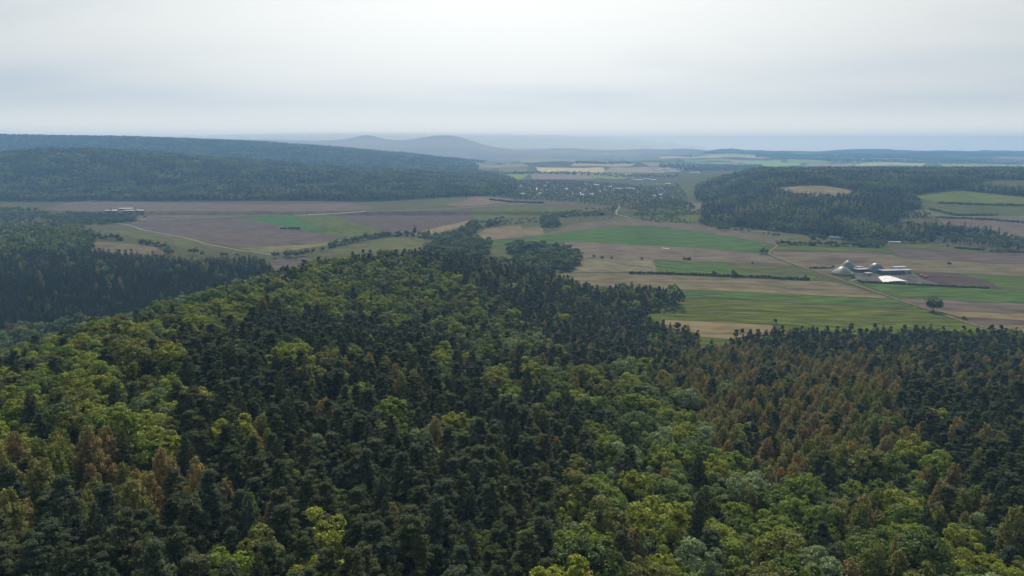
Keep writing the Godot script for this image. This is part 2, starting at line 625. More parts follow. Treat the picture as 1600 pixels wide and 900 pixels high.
func make_tree(kind: int, variant: int, tint: int, where: Vector3, scale_: float, turn: float, level: int, label: String, category: String, group: String) -> Node3D:
	var o := thing(KIND_NAME[kind], label, category, where, turn, group)
	o.scale = Vector3.ONE * scale_
	part("trunk", trunks[kind][variant] if level == 0 else bare_trunks[kind][variant], bark_mats[kind], o)
	part("crown", crowns[level][kind][variant], tint_mats[kind][tint], o)
	return o

# ------------------------------------------------------------------ where the woods are

var stands := []                # [outline, weights by kind, tint weights of the broadleaf trees]
var left_woods: PackedVector2Array
var clump_woods := []
var far_clearings := []
var right_hill_open: PackedVector2Array
var right_hill_woods := []

func inside(p: Vector2, poly: PackedVector2Array) -> bool:
	return Geometry2D.is_point_in_polygon(p, poly)

func is_near_wood(x: float, d: float) -> bool:
	if near_hill(x, d) > (2.2 if x < 120.0 else -1.5):
		return true
	var p := Vector2(x, -d)
	if inside(p, left_woods):
		return true
	for c in clump_woods:
		if inside(p, c):
			return true
	return false

func is_far_wood(x: float, d: float, y: float) -> bool:
	var p := Vector2(x, -d)
	if d > 1850.0 and d < 7800.0 and x < 500.0:
		if y > 9.0 + 94.0 * ss(3300, 11200, d) + 22.0 * ss(3000, 7000, d):
			for c in far_clearings:
				if inside(p, c):
					return false
			return true
	if x > 250.0 and d > 1150.0 and d < 4600.0:
		for c in far_clearings:
			if inside(p, c):
				return false
		for c in right_hill_woods:
			if inside(p, c):
				return true
	return false

func is_wood(x: float, d: float, y: float) -> bool:
	if d < 1150.0 and is_near_wood(x, d):
		return true
	return is_far_wood(x, d, y) if d > 1100.0 else false

func make_stands() -> void:
	var add := func(pix: Array, w: Array, tw: Array): stands.append([outline(pix, 14.0), w, tw])
	var golden := [8, 4, 1.5, 0.7, 0, 3, 0.4]
	var fresh := [2, 4, 4, 2, 1.2, 2, 1]
	var dull := [1, 2, 4, 4, 0.5, 2, 2]
	var pale := [0.5, 1, 3, 2, 2.5, 1, 5]
	add.call([-200, 600, 200, 510, 430, 440, 480, 412, 560, 396, 640, 402, 560, 432, 440, 482, 300, 540, 272, 640, 300, 700, 80, 725, -200, 730], [92, 6, 2, 0], golden)
	add.call([-200, 720, 70, 700, 330, 700, 430, 740, 860, 760, 860, 1200, -300, 1200], [6, 87, 7, 0], golden)
	add.call([290, 530, 430, 482, 560, 500, 700, 530, 800, 560, 850, 600, 930, 660, 900, 760, 860, 900, 300, 900, 330, 740, 290, 690, 262, 640, 275, 560], [20, 77, 3, 0], fresh)
	add.call([560, 396, 640, 402, 780, 462, 850, 520, 905, 562, 760, 545, 640, 505, 450, 492, 430, 478], [90, 8, 2, 0], [3, 4, 4, 2, 1, 3, 1])
	add.call([585, 470, 700, 470, 760, 500, 700, 512, 590, 500], [90, 9, 1, 0], fresh)
	add.call([560, 393, 760, 430, 870, 440, 1045, 510, 1060, 548, 960, 565, 850, 520, 780, 462, 660, 410], [20, 62, 18, 0], dull)
	add.call([700, 562, 850, 572, 1000, 560, 1050, 600, 1110, 660, 1200, 760, 1210, 1200, 860, 1200, 870, 800, 940, 670, 850, 610], [91, 5, 4, 0], fresh)
	add.call([940, 640, 1120, 640, 1160, 760, 1100, 860, 960, 800], [92, 4, 4, 0], [2, 2, 2, 2, 3.4, 2, 2])
	add.call([1200, 700, 1480, 690, 1620, 800, 1750, 1200, 1200, 1200], [85, 5, 10, 0], fresh)
	add.call([1050, 556, 1130, 530, 1280, 543, 1410, 600, 1430, 690, 1330, 725, 1180, 752, 1100, 690, 1080, 620], [8, 12, 80, 0], fresh)
	add.call([1060, 508, 1300, 518, 1760, 540, 1760, 566, 1300, 556, 1130, 536], [6, 82, 12, 0], dull)
	add.call([1280, 543, 1760, 564, 1760, 618, 1410, 604], [4, 42, 54, 0], dull)
	add.call([1410, 600, 1760, 618, 1760, 850, 1500, 800, 1440, 720, 1425, 660], [6, 86, 8, 0], fresh)
	add.call([-300, 395, 140, 388, 405, 395, 440, 428, 285, 470, 190, 510, -300, 590], [6, 6, 3, 85], pale)
	add.call([-300, 340, 140, 352, 150, 388, -300, 402], [86, 0, 2, 12], dull)
	add.call([-300, 545, 270, 478, 430, 430, 435, 440, 205, 508, -300, 640], [88, 2, 2, 8], pale)
	# strips and knots of other trees inside the stands
	for q in [[30, 780, 48, 45], [0, 850, 40, 34], [130, 730, 70, 22], [215, 735, 55, 26], [275, 735, 40, 22], [345, 782, 22, 42], [418, 690, 20, 26], [118, 893, 26, 14], [645, 600, 18, 16], [1190, 720, 30, 32], [1340, 800, 45, 26], [1400, 790, 30, 26], [1480, 780, 42, 32], [1080, 600, 40, 26]]:
		add.call([q[0] - q[2] * 1.3, q[1], q[0], q[1] - q[3] * 1.2, q[0] + q[2] * 1.3, q[1], q[0], q[1] + q[3] * 1.2], [4, 8, 88, 0], fresh)
	add.call([-60, 700, 70, 690, 200, 700, 330, 712, 325, 768, 190, 778, 120, 800, 60, 850, -60, 880], [8, 22, 70, 0], fresh)
	for q in [[520, 830, 40, 22], [540, 875, 44, 20], [700, 560, 60, 14], [640, 655, 26, 20], [780, 600, 40, 22], [690, 670, 30, 24], [450, 500, 16, 10], [800, 800, 26, 34], [590, 600, 22, 14], [480, 560, 40, 14], [530, 550, 30, 16]]:
		add.call([q[0] - q[2] * 1.2, q[1], q[0], q[1] - q[3] * 1.2, q[0] + q[2] * 1.2, q[1], q[0], q[1] + q[3] * 1.2], [92, 6, 2, 0], [6, 5, 2, 1, 1, 1, 0])

func pick(w: Array) -> int:
	var total := 0.0
	for v in w:
		total += v
	var r := rng.randf() * total
	for i in w.size():
		r -= w[i]
		if r < 0.0:
			return i
	return w.size() - 1

func hidden(p: Vector3, allow: float) -> bool:     # behind the land as seen from the air, with a margin
	for k in range(1, 22):
		var t := k / 22.0
		var q := EYE.lerp(p, t)
		if land(q.x, q.z) - allow > q.y:
			return true
	return false

var mass := {}                   # "level_kind_variant" -> PackedFloat32Array of copies

func add_mass(level: int, kind: int, variant: int, where: Vector3, s: float, sy: float, turn: float, c: Color, group := "") -> void:
	var key := "%s%d_%d_%d" % [group, level, kind, variant]
	if not mass.has(key):
		mass[key] = [[], level, kind, variant, group, []]
	mass[key][0].append(Transform3D(Basis(Vector3.UP, turn) * Basis.from_scale(Vector3(s, sy, s)), where))
	mass[key][5].append(c)

func commit_mass() -> void:
	var roots := {}
	for key in mass:
		var e: Array = mass[key]
		var mm := MultiMesh.new()
		mm.transform_format = MultiMesh.TRANSFORM_3D
		mm.use_colors = true
		mm.mesh = crowns[e[1]][e[2]][e[3]]
		mm.instance_count = e[0].size()
		for i in mm.instance_count:
			mm.set_instance_transform(i, e[0][i])
			mm.set_instance_color(i, e[5][i])
		var base: String = e[4] if e[4] != "" else ["broadleaf_wood", "pine_wood", "larch_wood", "spruce_wood"][e[2]]
		if not roots.has(base):
			var r := Node3D.new()
			r.name = numbered(base)
			add_child(r)
			r.set_meta("kind", "stuff")
			r.set_meta("label", MASS_SAY.get(base, "closed mass of tree crowns"))
			roots[base] = r
		var o := MultiMeshInstance3D.new()
		o.name = ["broadleaf_crowns", "pine_crowns", "larch_crowns", "spruce_crowns"][e[2]]
		o.multimesh = mm
		o.material_override = leaf_mats[e[2]]
		o.set_meta("kind", "stuff")
		roots[base].add_child(o, true)

const MASS_SAY := {
	"broadleaf_wood": "mass of broadleaf crowns closing the canopy of the hills", "pine_wood": "mass of dark pine crowns closing the canopy of the ridge", "larch_wood": "mass of brown larch crowns between the pines",
	"spruce_wood": "mass of dark spruce crowns in the woods", "tree_belt": "trees crowded into the belts along stream and fields", "square_grove": "square grove of dense trees above the large green field",
	"hedgerow_wood": "thick hedgerow trees leading to the village", "stream_wood": "dense trees on both sides of the stream behind the ridge", "valley_grove": "dense grove left of the white path",
	"bush_strip": "strip of bushes beside the valley grove", "thicket": "thicket at the end of the thick hedge", "settlement_wood": "wooded band with houses along the foot of the right hill",
	"slope_grove": "small dark grove between wood and slope fields of the right hill", "hamlet_trees": "garden trees round the hamlet houses", "hill_foot_wood": "trees at the left foot of the right hill", "farm_grove": "grove in front of the white barns", "meadow_wood": "wood beside the small left meadow", "village_trees": "garden trees among the village houses",
	"village_edge_wood": "wood at the left edge of the village", "road_side_wood": "wood along the bright bend of road", "plain_wood": "dark strips of far woodland on the plain",
}

func vary(c: Color, amount: float) -> Color:
	var k := 1.0 + rng.randf_range(-amount, amount)
	var w := rng.randf_range(-amount, amount) * 0.45
	return Color(c.r * k * (1.0 + w), c.g * k, c.b * k * (1.0 - w))

func plant_near_forest() -> void:
	var list := []               # [pos, kind, variant, tint, scale, turn, radius]
	var taken := {}
	var cell := 3.6
	var d := 40.0
	var fringe := noise_a
	while d < 1480.0:
		var step := cell * (1.0 + ss(500, 1300, d) * 0.55)
		var half := 0.80 * d + 60.0
		var x := -half
		while x < half:
			var px := x + rng.randf_range(-0.45, 0.45) * step
			var pd := d + rng.randf_range(-0.45, 0.45) * step
			x += step
			if not (is_near_wood(px, pd)):
				continue
			var p := Vector3(px, land(px, -pd), -pd)
			var q := in_photo(p + Vector3(0, 14, 0))
			if q.x < -170.0 or q.x > 1770.0 or q.y > 1130.0:
				continue
			var jitter := Vector2(fringe.get_noise_2d(px * 5.0, pd * 5.0), fringe.get_noise_2d(px * 5.0 + 900.0, pd * 5.0)) * clampf(pd * 0.035, 3.0, 16.0)
			var at := Vector2(px, -pd) + jitter
			var w: Array = [44, 46, 10, 0]
			var tw: Array = [2, 3, 4, 3, 0.7, 2, 1]
			for s in stands:
				if inside(at, s[0]):
					w = s[1]
					tw = s[2]
			var kind := pick(w)
			var sc := rng.randf_range(0.72, 1.16) if kind != 0 else rng.randf_range(0.62, 1.22)
			var rad: float = KIND_R[kind] * sc
			var gx := int(floor(px / 5.0))
			var gz := int(floor(pd / 5.0))
			var clash := false
			for ax in [-1, 0, 1]:
				for az in [-1, 0, 1]:
					for e in taken.get(Vector2i(gx + ax, gz + az), []):
						if Vector2(px - e[0], pd - e[1]).length() < (rad + e[2]) * (0.68 if kind == 0 else 0.7 if kind == 2 else 0.62):
							clash = true
			if clash:
				continue
			if d > 500.0 and hidden(p + Vector3(0, 20, 0), 3.0):
				continue
			if not taken.has(Vector2i(gx, gz)):
				taken[Vector2i(gx, gz)] = []
			taken[Vector2i(gx, gz)].append([px, pd, rad])
			list.append([p, kind, rng.randi() % VARIANTS[kind], pick(tw) if kind == 0 else rng.randi() % tints[kind].size(), sc, rng.randf() * TAU, rad])
		d += step
	# how much of each crown the air view shows: near crowns first, on a coarse grid
	var order := []
	for i in list.size():
		order.append([list[i][0].distance_to(EYE), i])
	order.sort()
	var seen := PackedByteArray()
	seen.resize(400 * 225)
	var shown := [[], [], [], []]
	for e in order:
		if e[0] > 900.0:
			break
		var t: Array = list[e[1]]
		var h: float = KIND_H[t[1]] * t[4]
		var top := in_photo(t[0] + Vector3(0, h, 0))
		var low := in_photo(t[0] + Vector3(0, h * 0.45, 0))
		var r: float = t[6] * FOCAL / top.z * 0.8
		var free := 0
		for yy in range(maxi(0, int(top.y / 4.0)), mini(224, int(low.y / 4.0)) + 1):
			for xx in range(maxi(0, int((top.x - r) / 4.0)), mini(399, int((top.x + r) / 4.0)) + 1):
				if seen[yy * 400 + xx] == 0:
					free += 1
					seen[yy * 400 + xx] = 1
		if free > 2 and top.x > 8 and top.x < 1592 and top.y < 880:
			shown[t[1]].append([-free, e[1]])
	var alone := {}
	for k in 4:
		shown[k].sort()
		for n in mini([190, 290, 290, 200][k], shown[k].size()):
			if shown[k][n][0] <= -5:
				alone[shown[k][n][1]] = true
	var groups := ["broadleaf trees of the wooded ridge", "pines of the wooded ridge", "brown larches of the wooded ridge", "spruces of the left wood"]
	var said := {}
	for i in list.size():
		var t: Array = list[i]
		if alone.has(i):
			var near := INF
			var other := ""
			for e in alone:
				var u: Array = list[e]
				if u[1] != t[1] or u[3] != t[3]:
					var dist: float = u[0].distance_to(t[0])
					if dist < near:
						near = dist
						other = "%s %s" % [tints[u[1]][u[3]][1], KIND_SAY[u[1]]]
			var text := "%s %s %s %s, %s" % [tints[t[1]][t[3]][1], KIND_SAY[t[1]], "beside" if near < 8.0 else "near", ("an " if other[0] in "aeiou" else "a ") + other, place_words(t[0] + Vector3(0, KIND_H[t[1]] * t[4] * 0.85, 0))]
			if said.has(text):
				text = "%s %s %s, %s" % ["smaller" if t[4] < said[text] else "taller", tints[t[1]][t[3]][1], KIND_SAY[t[1]], place_words(t[0] + Vector3(0, KIND_H[t[1]] * t[4] * 0.85, 0))]
			said[text] = t[4]
			make_tree(t[1], t[2], t[3], t[0], t[4], t[5], 0, text, "tree", groups[t[1]])
		else:
			var far: float = t[0].distance_to(EYE)
			var level := 0 if far < 560.0 else (1 if far < 1000.0 else 2)
			add_mass(level, t[1], t[2], t[0], t[4], t[4] * rng.randf_range(0.92, 1.08), t[5], vary(tints[t[1]][t[3]][0], 0.16))
	print("near trees ", list.size(), " alone ", alone.size())

func plant_far_woods() -> void:
	var count := 0
	var d := 1180.0
	while d < 7400.0:
		var step := 8.0 + 9.0 * ss(1600, 3200, d) + 12.0 * ss(3400, 6000, d)
		var half := 0.78 * d + 60.0
		var x := -half
		while x < half:
			var px := x + rng.randf_range(-0.45, 0.45) * step
			var pd := d + rng.randf_range(-0.45, 0.45) * step
			x += step
			if d < 1850.0 and px < 250.0:
				continue
			var y := land(px, -pd)
			if not is_far_wood(px, pd, y):
				continue
			var p := Vector3(px, y, -pd)
			if hidden(p + Vector3(0, 22, 0), 4.0):
				continue
			var n := noise_b.get_noise_2d(px * 3.0, pd * 3.0)
			var kind := 0 if rng.randf() < 0.62 + n * 0.8 else (3 if rng.randf() < 0.8 else 2)
			var s: float = step / 8.0 * rng.randf_range(0.75, 1.2) * (0.92 if kind == 0 else 1.15)
			var c: Color = tints[kind][[2, 3, 3, 5, 6][rng.randi() % 5] if kind == 0 else rng.randi() % tints[kind].size()][0]
			var stand := clampf(1.0 + 1.5 * noise_a.get_noise_2d(px * 1.4 + 300.0, pd * 1.4), 0.55, 1.6)
			c = Color(c.r * stand, c.g * stand, c.b * stand) * 0.8
			add_mass(2, kind, rng.randi() % VARIANTS[kind], p - Vector3(0, 4.0 * (s - 1.0), 0), s, minf(s, 1.25) * rng.randf_range(0.85, 1.15), rng.randf() * TAU, vary(c, 0.2))
			count += 1
		d += step
	print("far trees ", count)

# rows and groves of single trees in the valley
var valley_said := {}
func valley_tree(px: float, py: float, height: float, kind: int, tint: int, where: String, group := "", level := 1, wide := 1.0) -> Node3D:
	var p := ground_at(px, py)
	var v: int = rng.randi() % VARIANTS[kind]
	if kind == 1:
		v = rng.randi() % 4
	elif kind == 0:
		v = 4 + rng.randi() % 3
	var s: float = height / KIND_H[kind]
	var text := "%s %s %s, %s" % [tints[kind][tint][1], KIND_SAY[kind], where, place_words(p + Vector3(0, height * 0.6, 0))]
	if valley_said.has(text):
		text = ("smaller " if height < valley_said[text] else "taller ") + text
	valley_said[text] = height
	var o := make_tree(kind, v, tint, p - Vector3(0, height * (0.13 if kind == 0 else 0.0), 0), s, rng.randf() * TAU, level, text, "tree", group)
	o.scale = Vector3(s * wide, s, s * wide)
	return o

func tree_row(pix: Array, spacing: float, lo: float, hi: float, where: String, group: String, scatter := 3.0, bushy := 0.0) -> void:
	var line := outline(pix)
	for i in line.size() - 1:
		var n := maxi(1, int(line[i].distance_to(line[i + 1]) / spacing))
		for k in n:
			var q := line[i].lerp(line[i + 1], (k + rng.randf_range(0.1, 0.9)) / n) + Vector2(rng.randf_range(-1, 1), rng.randf_range(-1, 1)) * scatter
			var p := Vector3(q.x, land(q.x, q.y), q.y)
			var h := rng.randf_range(lo, hi) * 1.2
			var s: float = h / KIND_H[0]
			var tint: int = [2, 3, 3, 6, 5][rng.randi() % 5]
			if spacing < 10.5:
				for e in 2:
					var q2 := line[i].lerp(line[i + 1], (k + rng.randf()) / n) + Vector2(rng.randf_range(-1, 1), rng.randf_range(-1, 1)) * scatter
					var hb := h * rng.randf_range(0.5, 0.85)
					add_mass(1, 0, rng.randi() % VARIANTS[0], Vector3(q2.x, land(q2.x, q2.y) - hb * 0.3, q2.y), hb / KIND_H[0] * 1.15, hb / KIND_H[0], rng.randf() * TAU, vary(tints[0][tint][0], 0.2), "tree_belt")
			var text := "%s tree %s, %s" % [tints[0][tint][1], where, place_words(p + Vector3(0, h * 0.6, 0))]
			if valley_said.has(text):
				text = ("smaller " if h < valley_said[text] else "taller ") + text
			if valley_said.has(text) or p.z < -1450.0:
				add_mass(1, 0, rng.randi() % VARIANTS[0], p - Vector3(0, h * bushy, 0), s, s, rng.randf() * TAU, tints[0][tint][0], "tree_belt")
				continue
			valley_said[text] = h
			var o := make_tree(0, 4 + rng.randi() % 3, tint, p - Vector3(0, h * bushy, 0), s, rng.randf() * TAU, 1, text, "tree", group)
			var w := rng.randf_range(0.85, 1.3)
			o.scale = Vector3(s * w, s, s * w)

func grove(pix: Array, spacing: float, lo: float, hi: float, called: String, kinds := [0], level := 1, sink := 0.1, tint_list := [2, 3, 3, 6]) -> void:
	var poly := outline(pix)
	var lo2 := Vector2(INF, INF)
	var hi2 := Vector2(-INF, -INF)
	for p in poly:
		lo2 = lo2.min(p)
		hi2 = hi2.max(p)
	var x := lo2.x
	while x < hi2.x:
		var z := lo2.y
		while z < hi2.y:
			var q := Vector2(x + rng.randf_range(-0.45, 0.45) * spacing, z + rng.randf_range(-0.45, 0.45) * spacing)
			z += spacing
			if not inside(q, poly):
				continue
			var kind: int = kinds[rng.randi() % kinds.size()]
			var h := rng.randf_range(lo, hi)
			var s: float = h / KIND_H[kind]
			var c: Color = tints[kind][tint_list[rng.randi() % tint_list.size()] if kind == 0 else 0][0]
			var w := s * rng.randf_range(0.9, 1.3)
			add_mass(level, kind, rng.randi() % VARIANTS[kind], Vector3(q.x, land(q.x, q.y) - h * sink, q.y), w, s, rng.randf() * TAU, vary(c, 0.2), called)
		x += spacing

# a bush or a hedge: one body of leaves along a line
func hedge(called: String, pix: Array, width: float, height: float, label: String, tint: int, category := "hedge") -> void:
	var line := outline(pix)
	var start := Vector3(line[0].x, land(line[0].x, line[0].y), line[0].y)
	var f := Leaves.new()
	for i in line.size() - 1:
		var l := line[i].distance_to(line[i + 1])
		var n := maxi(1, int(l / (width * 0.42)))
		for k in n:
			var q := line[i].lerp(line[i + 1], (k + rng.randf()) / n) + Vector2(rng.randf_range(-0.3, 0.3), rng.randf_range(-0.3, 0.3)) * width
			var r := width * rng.randf_range(0.35, 0.6)
			var hh := height * rng.randf_range(0.7, 1.35)
			var base := Vector3(q.x, land(q.x, q.y) + hh * 0.45, q.y) - start
			var k2 := rng.randf_range(0.8, 1.2)
			for j in int(clampf(26.0 * r * hh, 40.0, 420.0)):
				var d := dirn()
				d.y = absf(d.y) if rng.randf() < 0.7 else d.y
				f.leaf(base + d * Vector3(r, hh * 0.55, r) * rng.randf_range(0.7, 1.05), (d + dirn() * 0.7).normalized(), dirn(), rng.randf_range(0.8, 1.4), rng.randf_range(0.5, 0.9), tone(k2, 0.25, 0.08))
	var o := thing(called, label, category, start)
	part("foliage", f.commit(), tint_mats[0][tint], o)

# ------------------------------------------------------------------ built things

func box_mesh(size: Vector3) -> BoxMesh:
	var m := BoxMesh.new()
	m.size = size
	return m

func gable_roof(w: float, l: float, rise: float, over: float, thick := 0.25) -> ArrayMesh:   # ridge along z, eaves at y 0
	var st := SurfaceTool.new()
	st.begin(Mesh.PRIMITIVE_TRIANGLES)
	var hw := w * 0.5 + over
	var hl := l * 0.5 + over
	var drop := rise * over / (w * 0.5)
	var prof := [Vector2(-hw, -drop), Vector2(0, rise), Vector2(hw, -drop), Vector2(hw, -drop + thick), Vector2(0, rise + thick), Vector2(-hw, -drop + thick)]
	var quad := func(a: Vector3, b: Vector3, c: Vector3, d: Vector3):
		for v in [a, b, c, a, c, d]:
			st.add_vertex(v)
	for i in 6:
		var p: Vector2 = prof[i]
		var q: Vector2 = prof[(i + 1) % 6]
		quad.call(Vector3(p.x, p.y, -hl), Vector3(q.x, q.y, -hl), Vector3(q.x, q.y, hl), Vector3(p.x, p.y, hl))
	for s in [-1.0, 1.0]:
		quad.call(Vector3(prof[0].x, prof[0].y, hl * s), Vector3(prof[1].x, prof[1].y, hl * s), Vector3(prof[4].x, prof[4].y, hl * s), Vector3(prof[5].x, prof[5].y, hl * s))
		quad.call(Vector3(prof[1].x, prof[1].y, hl * s), Vector3(prof[2].x, prof[2].y, hl * s), Vector3(prof[3].x, prof[3].y, hl * s), Vector3(prof[4].x, prof[4].y, hl * s))
	st.generate_normals()
	return st.commit()

func gable_walls(w: float, l: float, h: float, rise: float) -> ArrayMesh:
	var st := SurfaceTool.new()
	st.begin(Mesh.PRIMITIVE_TRIANGLES)
	var hw := w * 0.5
	var hl := l * 0.5
	var prof := [Vector2(-hw, -1.0), Vector2(-hw, h), Vector2(0, h + rise), Vector2(hw, h), Vector2(hw, -1.0)]
	for i in 4:
		var p: Vector2 = prof[i]
		var q: Vector2 = prof[i + 1]
		if i == 1 or i == 2:
			continue
		for v in [Vector3(p.x, p.y, -hl), Vector3(q.x, q.y, -hl), Vector3(q.x, q.y, hl), Vector3(p.x, p.y, -hl), Vector3(q.x, q.y, hl), Vector3(p.x, p.y, hl)]:
			st.add_vertex(v)
	for s in [-1.0, 1.0]:
		for t in [[0, 1, 3], [0, 3, 4], [1, 2, 3]]:
			for k in t:
				st.add_vertex(Vector3(prof[k].x, prof[k].y, hl * s))
	st.generate_normals()
	return st.commit()

var house_count := 0
func house(px: float, py: float, w: float, l: float, h: float, rise: float, turn: float, wall: Material, roof: Material, called: String, text: String, category: String, group := "", windows := false) -> Node3D:
	var p := ground_at(px, py)
	var label := "%s, %s" % [text, place_words(p + Vector3(0, h, 0))]
	if valley_said.has(label):
		label = "rearmost " + label
	if valley_said.has(label):
		return null
	valley_said[label] = 1.0
	var o := thing(called, label, category, p, turn, group)
	part("wall", gable_walls(w, l, h, rise), wall, o)
	var r := part("roof", gable_roof(w, l, rise, 0.5), roof, o)
	r.position.y = h + 0.02
	if windows:
		for s in [-1.0, 1.0]:
			for k in int(l / 3.5):
				var win := part("window", box_mesh(Vector3(0.12, 1.3, 1.1)), glass_mat, o)
				win.position = Vector3(s * w * 0.5, h * 0.55, -l * 0.5 + 2.0 + k * 3.5)
	return o

var glass_mat: StandardMaterial3D

func dome_mesh(r: float, rise: float, power: float, sides := 48, rings := 14) -> ArrayMesh:
	var st := SurfaceTool.new()
	st.begin(Mesh.PRIMITIVE_TRIANGLES)
	st.set_smooth_group(0)
	var at := func(i: int, k: int) -> Vector3:
		var t := i / float(rings)
		var a := TAU * k / sides
		var rr := r * t
		var y := rise * (1.0 - pow(t, power))
		return Vector3(cos(a) * rr, y, sin(a) * rr)
	for i in rings:
		for k in sides:
			var q := [at.call(i, k), at.call(i + 1, k), at.call(i + 1, k + 1), at.call(i, k + 1)]
			for j in ([0, 1, 2, 0, 2, 3] if i > 0 else [0, 1, 2]):
				st.add_vertex(q[j])
	st.index()
	st.generate_normals()
	return st.commit()

func tube_wall(r: float, h: float, sides := 48) -> CylinderMesh:
	var m := CylinderMesh.new()
	m.top_radius = r
	m.bottom_radius = r
	m.height = h
	m.radial_segments = sides
	return m

func gas_dome(px: float, py: float, r: float, wall_h: float, rise: float, power: float, mem: Material, label: String) -> void:
	var p := ground_at(px, py)
	var o := thing("gas_storage_dome", label, "gas dome", p, 0.0, "domed tanks of the biogas plant")
	var wall := part("tank_wall", tube_wall(r, wall_h + 1.0), concrete, o)
	wall.position.y = (wall_h - 1.0) * 0.5
	var rim := part("rim", tube_wall(r + 0.25, 0.5), steel, o)
	rim.position.y = wall_h
	var d := part("membrane", dome_mesh(r, rise, power), mem, o)
	d.position.y = wall_h + 0.252
	for k in 12:      # hold-down straps run over the membrane
		var st := SurfaceTool.new()
		st.begin(Mesh.PRIMITIVE_TRIANGLES)
		var a := TAU * k / 12.0
		for i in range(2, 14):
			var t0 := i / 14.0
			var t1 := (i + 1) / 14.0
			limb_tube(st, Vector3(cos(a) * r * t0, rise * (1.0 - pow(t0, power)), sin(a) * r * t0), Vector3(cos(a) * r * t1, rise * (1.0 - pow(t1, power)), sin(a) * r * t1), 0.07, 0.07, 4)
		part("strap", st.commit(), steel, d)
	var st2 := SurfaceTool.new()
	st2.begin(Mesh.PRIMITIVE_TRIANGLES)
	for s in [-0.4, 0.4]:
		limb_tube(st2, Vector3(s, 0, r + 0.6), Vector3(s, wall_h + 1.0, r + 0.6), 0.05, 0.05, 4)
	for k in int(wall_h / 0.4):
		limb_tube(st2, Vector3(-0.4, 0.4 * k + 0.3, r + 0.6), Vector3(0.4, 0.4 * k + 0.3, r + 0.6), 0.03, 0.03, 4)
	part("ladder", st2.commit(), steel, o)

var concrete: StandardMaterial3D
var steel: StandardMaterial3D

func slab(px: float, py: float, size: Vector3, turn: float, mat: Material, called: String, label: String, category: String, roof: Material = null, doors := 0) -> Node3D:
	var p := ground_at(px, py)
	var o := thing(called, label, category, p, turn)
	var w := part("wall", box_mesh(size + Vector3(0, 0.8, 0)), mat, o)
	w.position.y = size.y * 0.5 - 0.4
	if roof:
		var r := part("roof", box_mesh(Vector3(size.x + 0.6, 0.35, size.z + 0.6)), roof, o)
		r.position.y = size.y + 0.177
	for k in doors:
		var dr := part("door", box_mesh(Vector3(2.6, size.y * 0.7, 0.12)), plain(0.1, 0.105, 0.11, 0.8), o)
		dr.position = Vector3(-size.x * 0.5 + (k + 0.5) * size.x / doors, size.y * 0.35, size.z * 0.5)
	return o

